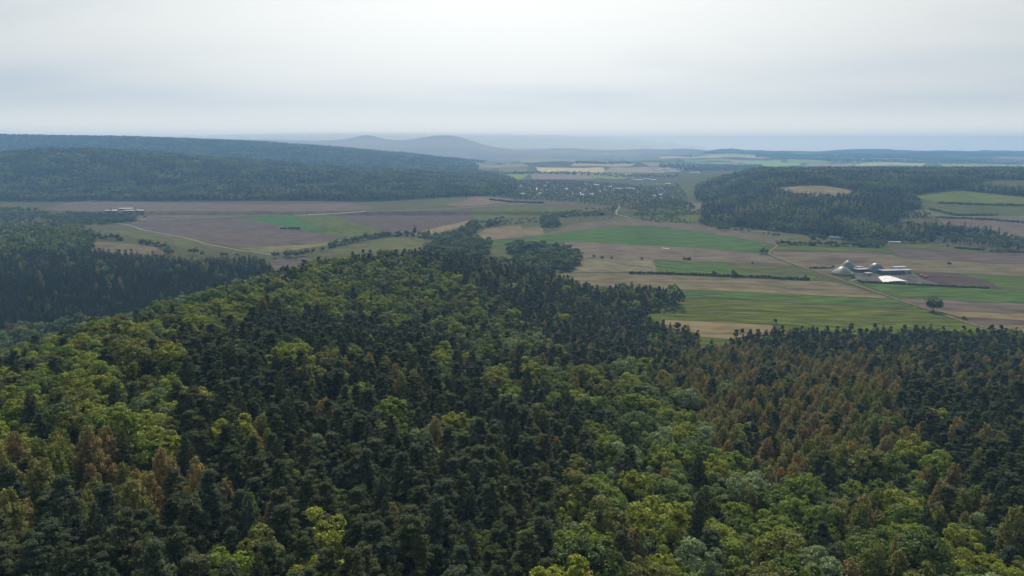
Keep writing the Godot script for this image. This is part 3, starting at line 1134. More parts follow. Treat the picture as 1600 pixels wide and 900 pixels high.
func build_biogas_plant() -> void:
	concrete = plain(0.20, 0.195, 0.185, 0.9)
	steel = plain(0.42, 0.43, 0.44, 0.45)
	steel.metallic = 0.6
	var green_skin := plain(0.085, 0.115, 0.112, 0.45)
	var grey_skin := plain(0.06, 0.072, 0.086, 0.42)
	var dark := plain(0.055, 0.06, 0.07, 0.7)
	var pale_roof := plain(0.19, 0.195, 0.2, 0.75)
	var turn := 0.28
	gas_dome(1316, 429, 12.6, 3.0, 8.2, 1.75, green_skin, "pale green tent-shaped membrane dome at the front left of the biogas plant")
	gas_dome(1324, 421, 10.0, 3.8, 9.0, 1.75, green_skin, "dark green pointed membrane dome half hidden behind the pale green one")
	gas_dome(1368, 425, 11.0, 3.8, 8.8, 2.3, grey_skin, "round grey membrane dome on a concrete ring beside the dark sheds")
	slab(1346, 425, Vector3(20, 4.4, 10), turn, dark, "machinery_shed", "low dark shed between the green and the grey dome", "shed", plain(0.11, 0.12, 0.14, 0.5), 3)
	slab(1356, 430, Vector3(9, 3.2, 6), turn, plain(0.3, 0.32, 0.34), "pump_house", "small grey pump house in front of the dark shed", "pump house", pale_roof, 1)
	slab(1391, 428, Vector3(32, 5.4, 13), turn - 0.1, dark, "silage_hall", "long dark hall right of the grey dome", "hall", plain(0.10, 0.11, 0.13, 0.5), 5)
	slab(1413, 427, Vector3(15, 5.0, 10), turn - 0.1, plain(0.28, 0.3, 0.32), "engine_house", "grey engine house with pale roof at the right end of the dark hall", "engine house", pale_roof, 2)
	slab(1404, 423, Vector3(20, 5.5, 8), turn - 0.1, plain(0.3, 0.3, 0.31), "storage_shed", "pale roofed storage shed behind the long dark hall", "shed", pale_roof, 2)
	slab(1342, 420, Vector3(10, 3.0, 6), turn, plain(0.3, 0.32, 0.33), "transformer_hut", "small grey hut behind the dark shed between the domes", "hut", pale_roof, 1)
	var rust := plain(0.24, 0.085, 0.055, 0.7)
	for q in [[1440, 432, 0.25, "red brown container standing apart on the gravel right of the plant"], [1446, 434, 0.12, "red brown container at the outer corner of the gravel yard"]]:
		var p := ground_at(q[0], q[1])
		var o := thing("shipping_container", q[3], "container", p, q[2])
		part("body", box_mesh(Vector3(6.1, 2.6, 2.44)), rust, o).position.y = 1.3
		for s in [-1, 1]:
			part("door", box_mesh(Vector3(0.08, 2.4, 1.15)), plain(0.2, 0.07, 0.05, 0.7), o).position = Vector3(3.07, 1.3, s * 0.59)
		for k in 9:
			for s in [-1, 1]:
				part("rib", box_mesh(Vector3(0.2, 2.5, 0.05)), rust, o).position = Vector3(-2.6 + k * 0.65, 1.3, s * 1.245)
	# silage clamps: white sheet weighed down between low walls
	var a := outline([1371, 434, 1394, 432.5, 1419, 441, 1379, 442.5])
	var mid := Vector2.ZERO
	for v in a:
		mid += v / 4.0
	var base := Vector3(mid.x, land(mid.x, mid.y), mid.y)
	var o := thing("silage_clamp", "silage clamp under a bright white sheet in front of the dark hall", "silage clamp", base)
	var st := SurfaceTool.new()
	st.begin(Mesh.PRIMITIVE_TRIANGLES)
	st.set_smooth_group(0)
	var at := func(u: float, v: float) -> Vector3:
		var e := a[0].lerp(a[1], u).lerp(a[3].lerp(a[2], u), v) - mid
		return Vector3(e.x, 3.0 * sqrt(maxf(0.0, sin(PI * clampf(u, 0.02, 0.98)))) * (0.75 + 0.25 * sin(PI * v)) + 0.12 * sin(u * 40.0) * sin(v * 23.0), e.y)
	for i in 24:
		for j in 16:
			var q := [at.call(i / 24.0, j / 16.0), at.call((i + 1) / 24.0, j / 16.0), at.call((i + 1) / 24.0, (j + 1) / 16.0), at.call(i / 24.0, (j + 1) / 16.0)]
			for k in [0, 1, 2, 0, 2, 3]:
				st.add_vertex(q[k])
	st.index()
	st.generate_normals()
	part("sheet", st.commit(), plain(0.46, 0.46, 0.455, 0.75), o)
	for s in [[0, 3], [1, 2]]:
		var p0 := a[s[0]] - mid
		var p1 := a[s[1]] - mid
		var w := part("clamp_wall", box_mesh(Vector3(0.4, 2.2, p0.distance_to(p1))), concrete, o)
		w.position = Vector3((p0.x + p1.x) * 0.5 + (-0.4 if s[0] == 0 else 0.4), 1.0, (p0.y + p1.y) * 0.5)
		w.rotation.y = atan2(p1.x - p0.x, p1.y - p0.y)
	for k in 14:
		var ty := TorusMesh.new()
		ty.inner_radius = 0.32
		ty.outer_radius = 0.55
		ty.rings = 10
		ty.ring_segments = 6
		var u := rng.randf_range(0.1, 0.9)
		var v := rng.randf_range(0.1, 0.9)
		part("weight_tyre", ty, plain(0.03, 0.03, 0.03), o).position = at.call(u, v) + Vector3(0, 0.1, 0)
	var tarp := ground_at(1340, 438)
	var o2 := thing("covered_heap", "long grey covered heap on the yard beside the hedge", "heap", tarp, 0.45)
	var hm := dome_mesh(1.0, 1.0, 2.0, 24, 6)
	var ht := part("cover", hm, plain(0.11, 0.115, 0.11, 0.9), o2)
	ht.scale = Vector3(14, 2.6, 5)
	for k in 5:
		var st3 := SurfaceTool.new()
		st3.begin(Mesh.PRIMITIVE_TRIANGLES)
		var x := -0.7 + 0.35 * k
		var prev := Vector3.ZERO
		for j in 9:
			var z := (-1.0 + j / 4.0) * sqrt(1.0 - x * x)
			var q := Vector3(x * 14.0, 2.6 * maxf(0.0, 1.0 - x * x - z * z) + 0.04, z * 5.0)
			if j > 0:
				limb_tube(st3, prev, q, 0.07, 0.07, 4)
			prev = q
		part("tie_down", st3.commit(), steel, o2)

func build_hunting_stand() -> void:
	var wood := plain(0.10, 0.075, 0.05)
	var dark := plain(0.05, 0.04, 0.03)
	var p := ground_at(1211, 509)
	var o := thing("hunting_stand", "dark wooden hunting stand on four posts at the field edge", "hunting stand", p, 0.3)
	part("cabin", box_mesh(Vector3(2.0, 1.9, 2.0)), dark, o).position.y = 5.4
	var r := part("roof", gable_roof(2.0, 2.0, 0.6, 0.3, 0.08), wood, o)
	r.position.y = 6.36
	part("floor", box_mesh(Vector3(2.3, 0.15, 2.3)), wood, o).position.y = 4.37
	for x in [-0.9, 0.9]:
		for z in [-0.9, 0.9]:
			var st := SurfaceTool.new()
			st.begin(Mesh.PRIMITIVE_TRIANGLES)
			limb_tube(st, Vector3(x * 1.5, -0.5, z * 1.5), Vector3(x, 4.3, z), 0.11, 0.09)
			part("leg", st.commit(), wood, o)
	var st2 := SurfaceTool.new()
	st2.begin(Mesh.PRIMITIVE_TRIANGLES)
	for x in [-0.35, 0.35]:
		limb_tube(st2, Vector3(x, 0, 2.9), Vector3(x, 4.4, 1.2), 0.06, 0.06)
	for k in 11:
		var t := (k + 0.5) / 11.0
		limb_tube(st2, Vector3(-0.35, 4.4 * t, 2.9 - 1.7 * t), Vector3(0.35, 4.4 * t, 2.9 - 1.7 * t), 0.04, 0.04, 4)
	part("ladder", st2.commit(), wood, o)
	part("window", box_mesh(Vector3(1.2, 0.5, 0.06)), glass_mat, o).position = Vector3(0, 5.7, 1.01)

func wind_turbine(px: float, d: float, hub: float, label: String) -> void:
	var x := (px - 800.0) / FOCAL * d
	var p := Vector3(x, land(x, -d), -d)
	var white := plain(0.75, 0.76, 0.77, 0.5)
	var o := thing("wind_turbine", label, "wind turbine", p, 0.3, "wind turbines on the horizon")
	var st := SurfaceTool.new()
	st.begin(Mesh.PRIMITIVE_TRIANGLES)
	limb_tube(st, Vector3(0, -3, 0), Vector3(0, hub, 0), hub * 0.03, hub * 0.017, 16)
	part("tower", st.commit(), white, o)
	part("nacelle", box_mesh(Vector3(hub * 0.045, hub * 0.045, hub * 0.12)), white, o).position = Vector3(0, hub + 1.0, hub * 0.02)
	for k in 3:
		var st2 := SurfaceTool.new()
		st2.begin(Mesh.PRIMITIVE_TRIANGLES)
		var a := 0.4 + TAU * k / 3.0
		limb_tube(st2, Vector3(0, 0, 0), Vector3(sin(a), cos(a), 0) * hub * 0.5, hub * 0.016, hub * 0.004, 6)
		part("blade", st2.commit(), white, o).position = Vector3(0, hub + 1.0, hub * 0.09)

# ------------------------------------------------------------------ the fields, by their corners in the photograph

const BROWN := Color(0.096, 0.082, 0.050)
const PINK := Color(0.098, 0.079, 0.060)
const TAN := Color(0.134, 0.108, 0.058)
const MAUVE := Color(0.072, 0.055, 0.049)
const DARKSOIL := Color(0.050, 0.037, 0.030)
const GREEN := Color(0.055, 0.095, 0.020)
const VIVID := Color(0.040, 0.106, 0.024)
const GRASS := Color(0.074, 0.093, 0.014)
const OLIVE := Color(0.072, 0.080, 0.026)
const PALE := Color(0.103, 0.102, 0.048)

func build_fields() -> void:
	# below the forest edge on the right, near to far
	field([1020, 478, 1090, 462, 1260, 470, 1395, 467, 1460, 488, 1590, 528, 1760, 575, 1500, 560, 1100, 540, 990, 520], GRASS, "wide bright grass meadow along the forest edge", 1, 0.12)
	field([1040, 500, 1110, 503, 1205, 508, 1222, 516, 1180, 532, 1020, 520], TAN, "tan strip of stubble between meadow and forest edge", 0, 0.1)
	field([955, 449, 1100, 454, 1250, 461, 1400, 468, 1432, 482, 1250, 472, 1080, 465, 970, 460], GREEN, "narrow darker green strip above the meadow", 1, 0.1)
	field([1078, 466, 1250, 473, 1430, 483.5, 1430, 484.6, 1250, 474.3, 1078, 467], DARKSOIL, "dark furrow between two meadow strips", 2)
	field([1050, 488, 1180, 491, 1400, 507, 1400, 508.4, 1180, 492.3, 1050, 489], Color(0.056, 0.062, 0.025), "dark grass line across the meadow", 2)
	field([880, 426, 985, 427.5, 1265, 439, 1300, 440, 1392, 466, 1250, 459.5, 1100, 452.5, 960, 448, 900, 446, 860, 440], BROWN, "long brown stubble field below the hedge", 0, 0.1)
	field([960, 444.5, 1100, 449, 1250, 456, 1385, 464.5, 1390, 466.6, 1250, 460, 1100, 453, 955, 448.6], TAN, "pale dry margin of the brown stubble field", 0, 0.1)
	field([912, 405.5, 1018, 406.5, 1026, 425, 985, 424, 890, 425.5], Color(0.112, 0.102, 0.065), "grey-green fallow field beside the grove", 0, 0.5)
	field([1019, 406.5, 1130, 410, 1160, 424, 1180, 432, 1028, 426], GREEN, "green field above the hedge", 1, 0.5)
	field([1131, 410, 1238, 416, 1280, 427, 1270, 437, 1180, 432.5, 1160, 424], OLIVE, "olive field between the green field and the track", 1, 0.5)
	field([868, 380, 905, 377, 1010, 384, 1190, 396, 1207, 402, 1238, 414.5, 1130, 409, 1019, 405, 912, 403, 905, 395], PINK, "pinkish brown field above the white path", 0, 0.1)
	field([735, 382, 850, 368, 940, 355, 1010, 353, 1090, 362, 1200, 381, 1190, 395.5, 1010, 384, 900, 377.5, 790, 388], GREEN.lerp(VIVID, 0.4), "large green field in the middle of the valley", 1, 0.1)
	field([745, 378, 850, 366, 895, 350, 960, 343, 1000, 343, 1100, 351, 1208, 370, 1215, 384, 1200, 380.5, 1090, 361.5, 1010, 352.5, 940, 354.5, 850, 367.5], MAUVE.lerp(BROWN, 0.5), "narrow brown field along the upper edge of the large green field", 0, 0.1)
	field([738, 371, 760, 357, 845, 349.5, 848, 357, 850, 366, 745, 377.5], TAN.lerp(MAUVE, 0.3), "tan strip by the tree line left of the large green field", 0, 0.2)
	field([812, 350, 846, 348, 848, 355, 815, 357], OLIVE, "small olive plot beside the square grove", 1)
	# right of the farm track
	field([1216, 383.5, 1335, 387, 1390, 391.5, 1388, 396, 1300, 392.5, 1210, 391], GREEN.lerp(GRASS, 0.5), "green strip along the hedge right of the track", 1, 0.05)
	field([1212, 390.6, 1300, 392.2, 1388, 395.4, 1388, 396.8, 1300, 393.6, 1211, 391.8], Color(0.068, 0.028, 0.022), "dark red line of soil below the green strip", 2)
	field([1207, 392, 1300, 394, 1388, 397, 1412, 404, 1300, 402.5, 1208, 398.5], PINK, "pink brown field below the green strip", 0, 0.05)
	field([1208, 399, 1300, 403, 1412, 404.5, 1600, 413, 1760, 421, 1760, 443, 1600, 432, 1500, 427, 1400, 425, 1290, 427, 1240, 412], BROWN, "brown field behind the biogas plant", 0, 0.05)
	field([1300, 403.5, 1360, 404, 1350, 412, 1290, 414, 1245, 408], MAUVE, "greyer ploughed strip behind the green domes", 0, 0.05)
	field([1388, 388, 1470, 391, 1600, 397, 1760, 404, 1760, 420, 1600, 412, 1412, 403.5], MAUVE, "mauve ploughed field below the wooded band", 0, 0.05)
	field([1392, 380, 1470, 383, 1500, 388, 1600, 394, 1760, 400, 1760, 404, 1600, 396.5, 1470, 390.5, 1390, 387.5], OLIVE, "narrow grass verge in front of the wooded band", 1, 0.05)
	field([1425, 423, 1500, 428, 1545, 440, 1562, 451, 1480, 447, 1440, 436], DARKSOIL, "dark brown earth right of the biogas plant", 0, 0.1)
	field([1500, 428, 1600, 433, 1760, 444, 1760, 468, 1600, 458, 1562, 450.5, 1546, 440], GRASS.lerp(GREEN, 0.5), "grass field right of the dark earth", 1, 0.1)
	field([1345, 443, 1440, 447, 1562, 452, 1600, 458.5, 1760, 470, 1760, 492, 1600, 474.5, 1470, 468, 1400, 464], GREEN, "green field between the biogas plant and the lone tree", 1, 0.1)
	field([1400, 464.5, 1470, 468.5, 1600, 475, 1760, 493, 1760, 512, 1600, 490, 1480, 486, 1452, 483], MAUVE.lerp(PINK, 0.5), "brown ploughed field around the lone tree", 0, 0.1)
	field([1453, 483.5, 1480, 486.5, 1600, 490.5, 1760, 513, 1760, 528, 1600, 500.5, 1500, 495], TAN, "tan stubble strip below the lone tree", 0, 0.1)
	field([1478, 494, 1500, 495.5, 1600, 501, 1760, 529, 1760, 540, 1600, 508.5, 1525, 508], DARKSOIL.lerp(BROWN, 0.3), "dark brown strip below the stubble", 0, 0.1)
	field([1530, 508.5, 1600, 509, 1760, 541, 1760, 566, 1600, 524], Color(0.124, 0.099, 0.053), "dry yellow-brown field beside the track", 0, 0.1)
	field([1308, 427, 1340, 424, 1425, 425, 1440, 436, 1475, 446, 1380, 442, 1345, 440.5, 1330, 434], Color(0.081, 0.077, 0.071), "grey gravel yard of the biogas plant", 2)
	# left valley
	field([70, 326, 100, 318, 145, 312.5, 265, 317, 420, 319.5, 545, 317, 590, 326, 520, 331, 400, 336, 250, 342, 200, 345, 120, 340], PINK.lerp(MAUVE, 0.4), "pinkish brown field at the foot of the left hill", 0, 0.05)
	field([178, 351, 220, 346, 385, 341.5, 470, 360, 540, 373, 470, 382, 370, 387, 300, 375, 240, 363], MAUVE, "wide mauve ploughed field", 0, 0.3)
	field([385, 341.5, 455, 336.5, 510, 361, 480, 361, 440, 354], VIVID, "small vivid green triangle of young crop", 1, 0.7)
	field([457, 336, 520, 334, 600, 363, 545, 372.5, 505, 365, 512, 361], GRASS, "sloping light green field beside the vivid triangle", 1, 0.7)
	field([522, 334, 640, 330, 720, 328, 800, 322, 760, 340, 700, 352, 655, 366, 601, 363], MAUVE.lerp(DARKSOIL, 0.35), "dark mauve ploughed field beyond the poplars", 0, 0.6)
	field([640, 366, 700, 352, 735, 344, 740, 349, 700, 361, 660, 369], TAN, "tan strip behind the poplars", 0, 0.3)
	field([372, 387.5, 470, 382.5, 545, 374, 560, 377, 500, 385, 420, 397, 400, 393], PALE, "pale stubble field before the tree belt", 0, 0.2)
	field([530, 388, 610, 372, 662, 372, 658, 391, 560, 396, 500, 400], PALE.lerp(GRASS, 0.45), "pale green meadow behind the ridge end", 1, 0.2)
	field([418, 404, 478, 402, 500, 410, 440, 432, 425, 420], MAUVE, "brown field in the gap behind the ridge", 0, 0.2)
	field([148, 378, 240, 384, 262, 398, 200, 402, 130, 391], BROWN, "brown field behind the left wood", 0, 0.2)
	field([160, 354, 200, 352, 240, 364, 350, 388, 400, 394, 330, 396, 275, 386, 215, 374, 160, 364], PALE.lerp(OLIVE, 0.6), "olive meadow along the farm road", 1, 0.3)
	field([0, 322, 40, 320, 70, 326, 80, 336, 0, 338], OLIVE, "small meadow at the foot of the left hill", 1)
	field([690, 320, 742, 307, 800, 311, 792, 317.5, 722, 323], Color(0.118, 0.080, 0.060), "reddish brown field before the village", 0, 0.1)
	field([610, 330, 660, 319, 690, 310, 740, 306, 720, 316, 690, 321, 640, 330.5], OLIVE, "olive meadow at the toe of the left hill", 1, 0.4)
	field([735, 329, 800, 322, 905, 323, 920, 330, 840, 337, 770, 342, 745, 345], GRASS.lerp(OLIVE, 0.5), "yellow-green meadow before the village", 1, 0.1)
	field([790, 318, 802, 312, 900, 316, 905, 322, 800, 321], MAUVE, "mauve strip between reddish field and village", 0, 0.1)
	field([762, 408, 830, 411, 850, 432, 800, 452, 770, 430], MAUVE.lerp(BROWN, 0.4), "brown field between the ridge and the grove", 0, 0.3)
	field([740, 395, 790, 387, 880, 390, 900, 404, 820, 408, 760, 405], OLIVE, "meadow among the grove trees", 1)
	# plots before and beside the right hill
	field([1020, 336, 1060, 327, 1100, 338, 1098, 348, 1050, 346], GRASS, "light green plot left of the right hill", 1, 0.3)
	field([1040, 300, 1085, 282, 1128, 280, 1110, 296, 1075, 308, 1060, 312], OLIVE.lerp(GRASS, 0.4), "bright meadow in the gap beside the right hill", 1, 0.3)
	field([1075, 318, 1105, 316, 1090, 330, 1070, 330], PINK, "small brown plot in the gap beside the right hill", 0, 0.3)
	field([1095, 352, 1160, 356, 1330, 378, 1210, 378, 1208, 369], OLIVE.lerp(PALE, 0.4), "meadow strip along the foot of the right hill", 1, 0.1)
	field([1424, 306, 1495, 297.5, 1600, 308, 1760, 318, 1760, 330, 1600, 322, 1470, 318], GRASS * 1.35, "green slope field on the right hill", 1, 0.3)
	field([1425, 316, 1470, 319, 1600, 323, 1760, 331, 1760, 340, 1600, 336, 1500, 337, 1450, 326], OLIVE.lerp(GRASS, 0.4), "olive slope field below the green one", 1, 0.3)
	field([1405, 336, 1440, 326, 1500, 337.5, 1600, 337, 1760, 341, 1760, 350, 1600, 347, 1500, 340, 1465, 339], PALE.lerp(MAUVE, 0.4), "pale fallow on the slope of the right hill", 0, 0.2)
	field([1465, 341, 1560, 344, 1600, 349, 1760, 354, 1760, 382, 1600, 370, 1540, 367, 1490, 361], PINK.lerp(MAUVE, 0.4), "pinkish brown field on the lower slope of the right hill", 0, 0.2)
	field([1400, 346, 1460, 342, 1490, 362, 1440, 362, 1390, 356], MAUVE.lerp(OLIVE, 0.4), "dull plot between wood and brown slope field", 2, 0.2)
	field([1512, 287, 1560, 281.5, 1600, 282.5, 1760, 285.5, 1760, 302, 1600, 298, 1560, 296], OLIVE.lerp(GRASS, 0.4), "light green clearing on top of the right hill", 1, 0.2)
	field([1195, 297, 1290, 291, 1324, 296, 1347, 305, 1300, 311, 1245, 307], TAN, "tan clearing inside the right wood", 0, 0.1)
	field([600, 296, 640, 299, 670, 303, 668, 306, 630, 304], OLIVE, "narrow clearing on the left hill", 1, 0.1)
	# the far plain
	var shades := [OLIVE, MAUVE, PALE, BROWN, GRASS, PINK, GREEN, TAN]
	var says := ["olive", "mauve", "pale", "brown", "grassy", "pinkish", "green", "tan"]
	var rows := [[240.0, 243.5], [243.8, 248.0], [248.4, 253.5], [254.0, 260.5], [261.0, 269.0], [269.5, 280.0]]
	for j in rows.size():
		var x := 640.0 + 20.0 * j
		while x < (1760.0 if j < 4 else 1130.0):
			var w := rng.randf_range(40, 130) * (1.5 - 0.1 * j)
			if rng.randf() < 0.78:
				var k := rng.randi() % shades.size()
				var y0: float = rows[j][0] + rng.randf_range(-0.6, 1.2)
				var y1: float = rows[j][1] + rng.randf_range(-1.2, 0.6)
				var sk := rng.randf_range(-14, 14)
				field([x, y0, x + w, y0 + rng.randf_range(-0.5, 0.8), x + w + sk, y1 + rng.randf_range(-0.4, 0.8), x + sk, y1], shades[k] * rng.randf_range(1.6, 3.4), says[k] + " far field on the plain, " + place_words(ground_at(x + w * 0.5, y0 + 1.5)), 2, rng.randf())
			x += w + rng.randf_range(1, 12)
	# roads and tracks
	var dirt := Color(0.19, 0.17, 0.125)
	road("farm_track", [1216, 383, 1203, 393, 1203, 397.5, 1235, 411, 1275, 424, 1340, 446.5, 1400, 467.5, 1450, 484, 1520, 507.5, 1600, 527, 1760, 570], 2.5, dirt, "pale gravel farm track running past the biogas plant")
	road("farm_track", [1275, 423.5, 1300, 422.5, 1316, 421, 1330, 425], 4.0, dirt, "short branch of the track leading to the green domes")
	road("field_path", [910, 404, 950, 405, 1020, 406], 2.0, Color(0.34, 0.32, 0.27), "white path lined with small trees")
	road("field_path", [1019, 406.5, 1023, 416, 1026, 425], 2.0, Color(0.12, 0.12, 0.06), "grass path between the two fields above the hedge")
	road("field_path", [1034, 388, 1046, 389.5], 4.0, Color(0.55, 0.53, 0.48), "short white stretch of path below the green field")
	road("country_road", [220, 343.5, 250, 344, 320, 340.5, 400, 336.8, 520, 332, 600, 330, 700, 326.5, 800, 319.5, 830, 317], 3.0, Color(0.42, 0.42, 0.40), "pale country road across the left fields")
	road("country_road", [40, 358, 100, 357, 150, 352, 185, 350, 210, 355, 240, 362.8, 300, 375, 350, 387, 400, 395, 425, 399], 2.5, Color(0.34, 0.33, 0.29), "farm road curving down to the left wood")
	road("country_road", [960, 341, 985, 341.5, 970, 337, 963, 331, 968, 324, 966, 320], 4.0, Color(0.26, 0.26, 0.25), "bright bend of road before the village")
	road("field_path", [755, 411, 790, 412, 815, 413], 2.6, Color(0.45, 0.43, 0.37), "pale path beside the grove")

# ------------------------------------------------------------------ trees, hedges and houses of the valley

func build_valley() -> void:
	var g1 := "trees of the belt behind the ridge"
	tree_row([512, 388, 560, 377, 610, 369, 650, 369], 9.0, 9, 13, "in the belt behind the ridge end", g1)
	tree_row([425, 404, 450, 402, 480, 404], 12.0, 10, 14, "beside the brown gap field", "trees beside the gap field", 6.0)
	for q in [[447, 400, 15], [455, 401, 13], [472, 400, 15], [480, 400, 16], [489, 395, 12], [504, 392, 12], [465, 402, 12]]:
		valley_tree(q[0], q[1], q[2], 0, 3, "standing before the tree belt", "trees before the tree belt")
	tree_row([652, 371, 690, 372, 715, 368, 735, 360, 755, 355, 790, 349.5], 9.0, 10, 16, "along the stream", "trees along the stream", 7.0)
	tree_row([675, 380, 720, 376, 735, 366, 740, 356], 8.0, 12, 17, "in the stream grove", "trees of the stream grove", 9.0)
	tree_row([790, 350, 808, 349.5, 812, 349, 838, 347.5], 10.0, 8, 14, "in the upper stream row", "trees of the upper stream row", 6.0)
	for q in [[648, 372, 31], [669, 371.5, 27]]:
		var p := valley_tree(q[0], q[1], q[2], 0, 3, "slim like a poplar above the belt", "poplars above the belt", 1, 0.42)
		p.name = numbered("poplar_tree")
	grove([843, 343, 872, 341, 874, 354, 846, 355], 8.0, 9, 13, "square_grove")
	tree_row([846, 355, 870, 354.5], 7.0, 10, 13, "at the front of the square grove", "front trees of the square grove")
	tree_row([848, 340.5, 900, 337, 945, 332], 10.0, 9, 14, "in the hedgerow toward the village", "trees of the village hedgerow", 5.0)
	grove([846, 342, 900, 336, 950, 330, 965, 326, 960, 334, 900, 340], 11.0, 9, 13, "hedgerow_wood", [0], 2)
	tree_row([905, 346, 960, 342, 1000, 341], 15.0, 4, 7, "low beside the upper field", "low trees beside the upper field", 4.0)
	grove([660, 396, 690, 378, 730, 376, 770, 383, 765, 402, 730, 408, 690, 404], 9.5, 10, 19, "stream_wood", [0], 1)
	grove([790, 390, 830, 388, 870, 392, 905, 404, 912, 408, 890, 424, 850, 430, 822, 428, 800, 412, 845, 410, 838, 398, 795, 399], 9.0, 12, 21, "valley_grove", [0], 1)
	for q in [[852, 408, 21], [868, 407, 22], [880, 410, 21], [862, 412, 19], [890, 413, 18], [900, 413, 14]]:
		valley_tree(q[0], q[1] + 6, q[2], 0, 6, "tall in the valley grove", "tall trees of the valley grove")
	valley_tree(840, 426, 16, 0, 4, "pale before the valley grove")
	valley_tree(856, 428, 16, 0, 4, "pale before the valley grove")
	grove([745, 402, 790, 408, 830, 407, 830, 413, 790, 414, 750, 410], 6.0, 5, 9, "bush_strip", [0], 2)
	# right clump by the meadow
	for q in [[928, 402, 8], [941, 404.5, 8], [955.5, 405, 8], [1002.5, 406, 7], [1176, 412.5, 6]]:
		valley_tree(q[0], q[1], q[2], 0, 3, "small and alone along the white path", "small trees along the white path", 1, 0.9)
	var lone := ground_at(1458, 487)
	var lone_tree := thing("broadleaf_tree", "big round dark tree standing alone beside the farm track in the brown field", "tree", lone, 0.6)
	part("trunk", trunk_mesh(12.0, 0.5, limb_mesh(17.0, 7.0, 16, 0.6, 0.22, 0.6)), bark_mats[0], lone_tree)
	part("crown", broad_crown(17.5, 7.8, 110, 17000, 0.55, 1.06), tint_mats[0][3], lone_tree)
	valley_tree(1480, 386, 8.5, 0, 3, "alone on the grass verge", "", 1, 1.0)
	hedge("bush", [1069, 406, 1080, 406.5], 5.0, 4.5, "low round bush by itself on the pinkish field edge", 3, "bush")
	hedge("bush", [1185, 397, 1190, 397.5, 1197, 397.5], 8.0, 8.5, "broad dark bush at the bend of the track", 3, "bush")
	hedge("bush", [1481, 413, 1486, 413.5], 3.0, 3.0, "tiny dark bush in the brown field behind the plant", 3, "bush")
	hedge("bush", [1503, 498, 1512, 499.5], 3.0, 2.4, "low bush beside the track below the lone tree", 3, "bush")
	hedge("bush", [438, 358, 468, 358.5], 5.0, 4.0, "dark thicket at the lower edge of the vivid green field", 3, "bush")
	hedge("hedgerow", [982, 428, 1020, 428.5, 1080, 430, 1130, 432.5, 1200, 435, 1265, 438.5], 3.6, 3.4, "long low hedgerow between the green field and the brown stubble", 3)
	hedge("bush", [1143, 433, 1149, 433.5], 5.5, 8.5, "tall round bush rising out of the long hedgerow", 3, "bush")
	hedge("bush", [1112, 431, 1120, 431.5], 4.0, 6.0, "middling bush in the long hedgerow left of its tallest", 3, "bush")
	hedge("bush", [1256, 437, 1259, 437.5], 3.0, 7.0, "upright bush at the right end of the long hedgerow", 3, "bush")
	hedge("hedgerow", [1328, 431, 1345, 441.5, 1400, 444, 1480, 448, 1545, 451], 2.6, 2.2, "low hedge along the front of the biogas plant", 3)
	hedge("hedgerow", [1265, 420, 1300, 419.5], 3.0, 2.4, "short dark hedge behind the green domes", 3)
	hedge("hedgerow", [1492, 388.5, 1538, 391.5], 4.0, 3.4, "clipped dark hedge before the wooded band", 3)
	hedge("hedgerow", [1548, 392.5, 1600, 395, 1640, 397], 4.0, 3.0, "clipped dark hedge further along the wooded band", 3)
	valley_tree(1302, 419, 7, 0, 3, "small behind the pale green dome", "", 1)
	tree_row([1213, 382.5, 1260, 383.5, 1320, 385, 1382, 387], 8.0, 9, 13, "in the thick hedge", "trees of the thick hedge", 2.5, 0.12)
	grove([1330, 378, 1380, 379, 1386, 386, 1340, 386], 8.0, 8, 12, "thicket", [0], 1)
	tree_row([1268, 374, 1290, 374.5], 6.0, 9, 12, "in the dark clump beside the greenhouse", "trees of the dark clump", 5.0)
	tree_row([1124, 359, 1150, 361, 1172, 362.5], 11.0, 6, 11, "at the foot of the right hill", "trees at the foot of the right hill", 5.0)
	for q in [[1193, 367, 7], [1201, 367, 8], [1209, 369, 11], [1216, 369, 11]]:
		valley_tree(q[0], q[1], q[2], 0, 3, "below the right hill", "trees in the meadow below the right hill")
	grove([1335, 352, 1400, 355, 1480, 364, 1600, 375, 1760, 388, 1760, 405, 1600, 393, 1530, 386, 1480, 380, 1390, 381, 1330, 378], 10.0, 9, 15, "settlement_wood", [0, 0, 0, 3], 1)
	grove([1095, 344, 1150, 358, 1130, 362, 1092, 350], 10.0, 8, 13, "hill_foot_wood", [0], 1)
	hedge("hedgerow", [1466, 317.5, 1530, 320, 1600, 321.5, 1680, 324], 9.0, 4.5, "dark hedge between two slope fields of the right hill, the upper one", 3)
	hedge("hedgerow", [1452, 327, 1495, 337, 1560, 336.5], 9.0, 4.0, "dark hedge crossing the middle of the slope fields of the right hill", 3)
	hedge("hedgerow", [1465, 340.5, 1550, 344, 1600, 348.5, 1680, 351], 8.0, 4.0, "dark hedge above the pinkish slope field of the right hill", 3)
	grove([1402, 336, 1430, 333, 1455, 336, 1452, 342, 1405, 342], 9.0, 9, 13, "slope_grove", [0, 3], 2)
	grove([1135, 350, 1180, 352, 1240, 360, 1236, 364, 1180, 359, 1140, 356], 17.0, 7, 11, "hamlet_trees", [0], 1)
	grove([1000, 343, 1060, 345, 1092, 350, 1060, 350, 1000, 346], 13.0, 6, 11, "road_side_wood", [0], 2)
	# left side
	tree_row([135, 372, 165, 374, 195, 376], 9.0, 8, 13, "in the row above the brown field", "trees above the brown field", 4.0)
	tree_row([216, 380, 245, 385, 262, 392], 9.0, 7, 11, "in the row right of the brown field", "trees right of the brown field", 4.0)
	for q in [[262, 397, 14], [268, 396, 12], [298, 398, 14], [307, 399, 16], [316, 401, 12], [348, 401, 12], [354, 402, 10], [370, 402, 9], [382, 405, 9]]:
		valley_tree(q[0], q[1], q[2], 0, 3, "in front of the left meadow", "trees in front of the left meadow")
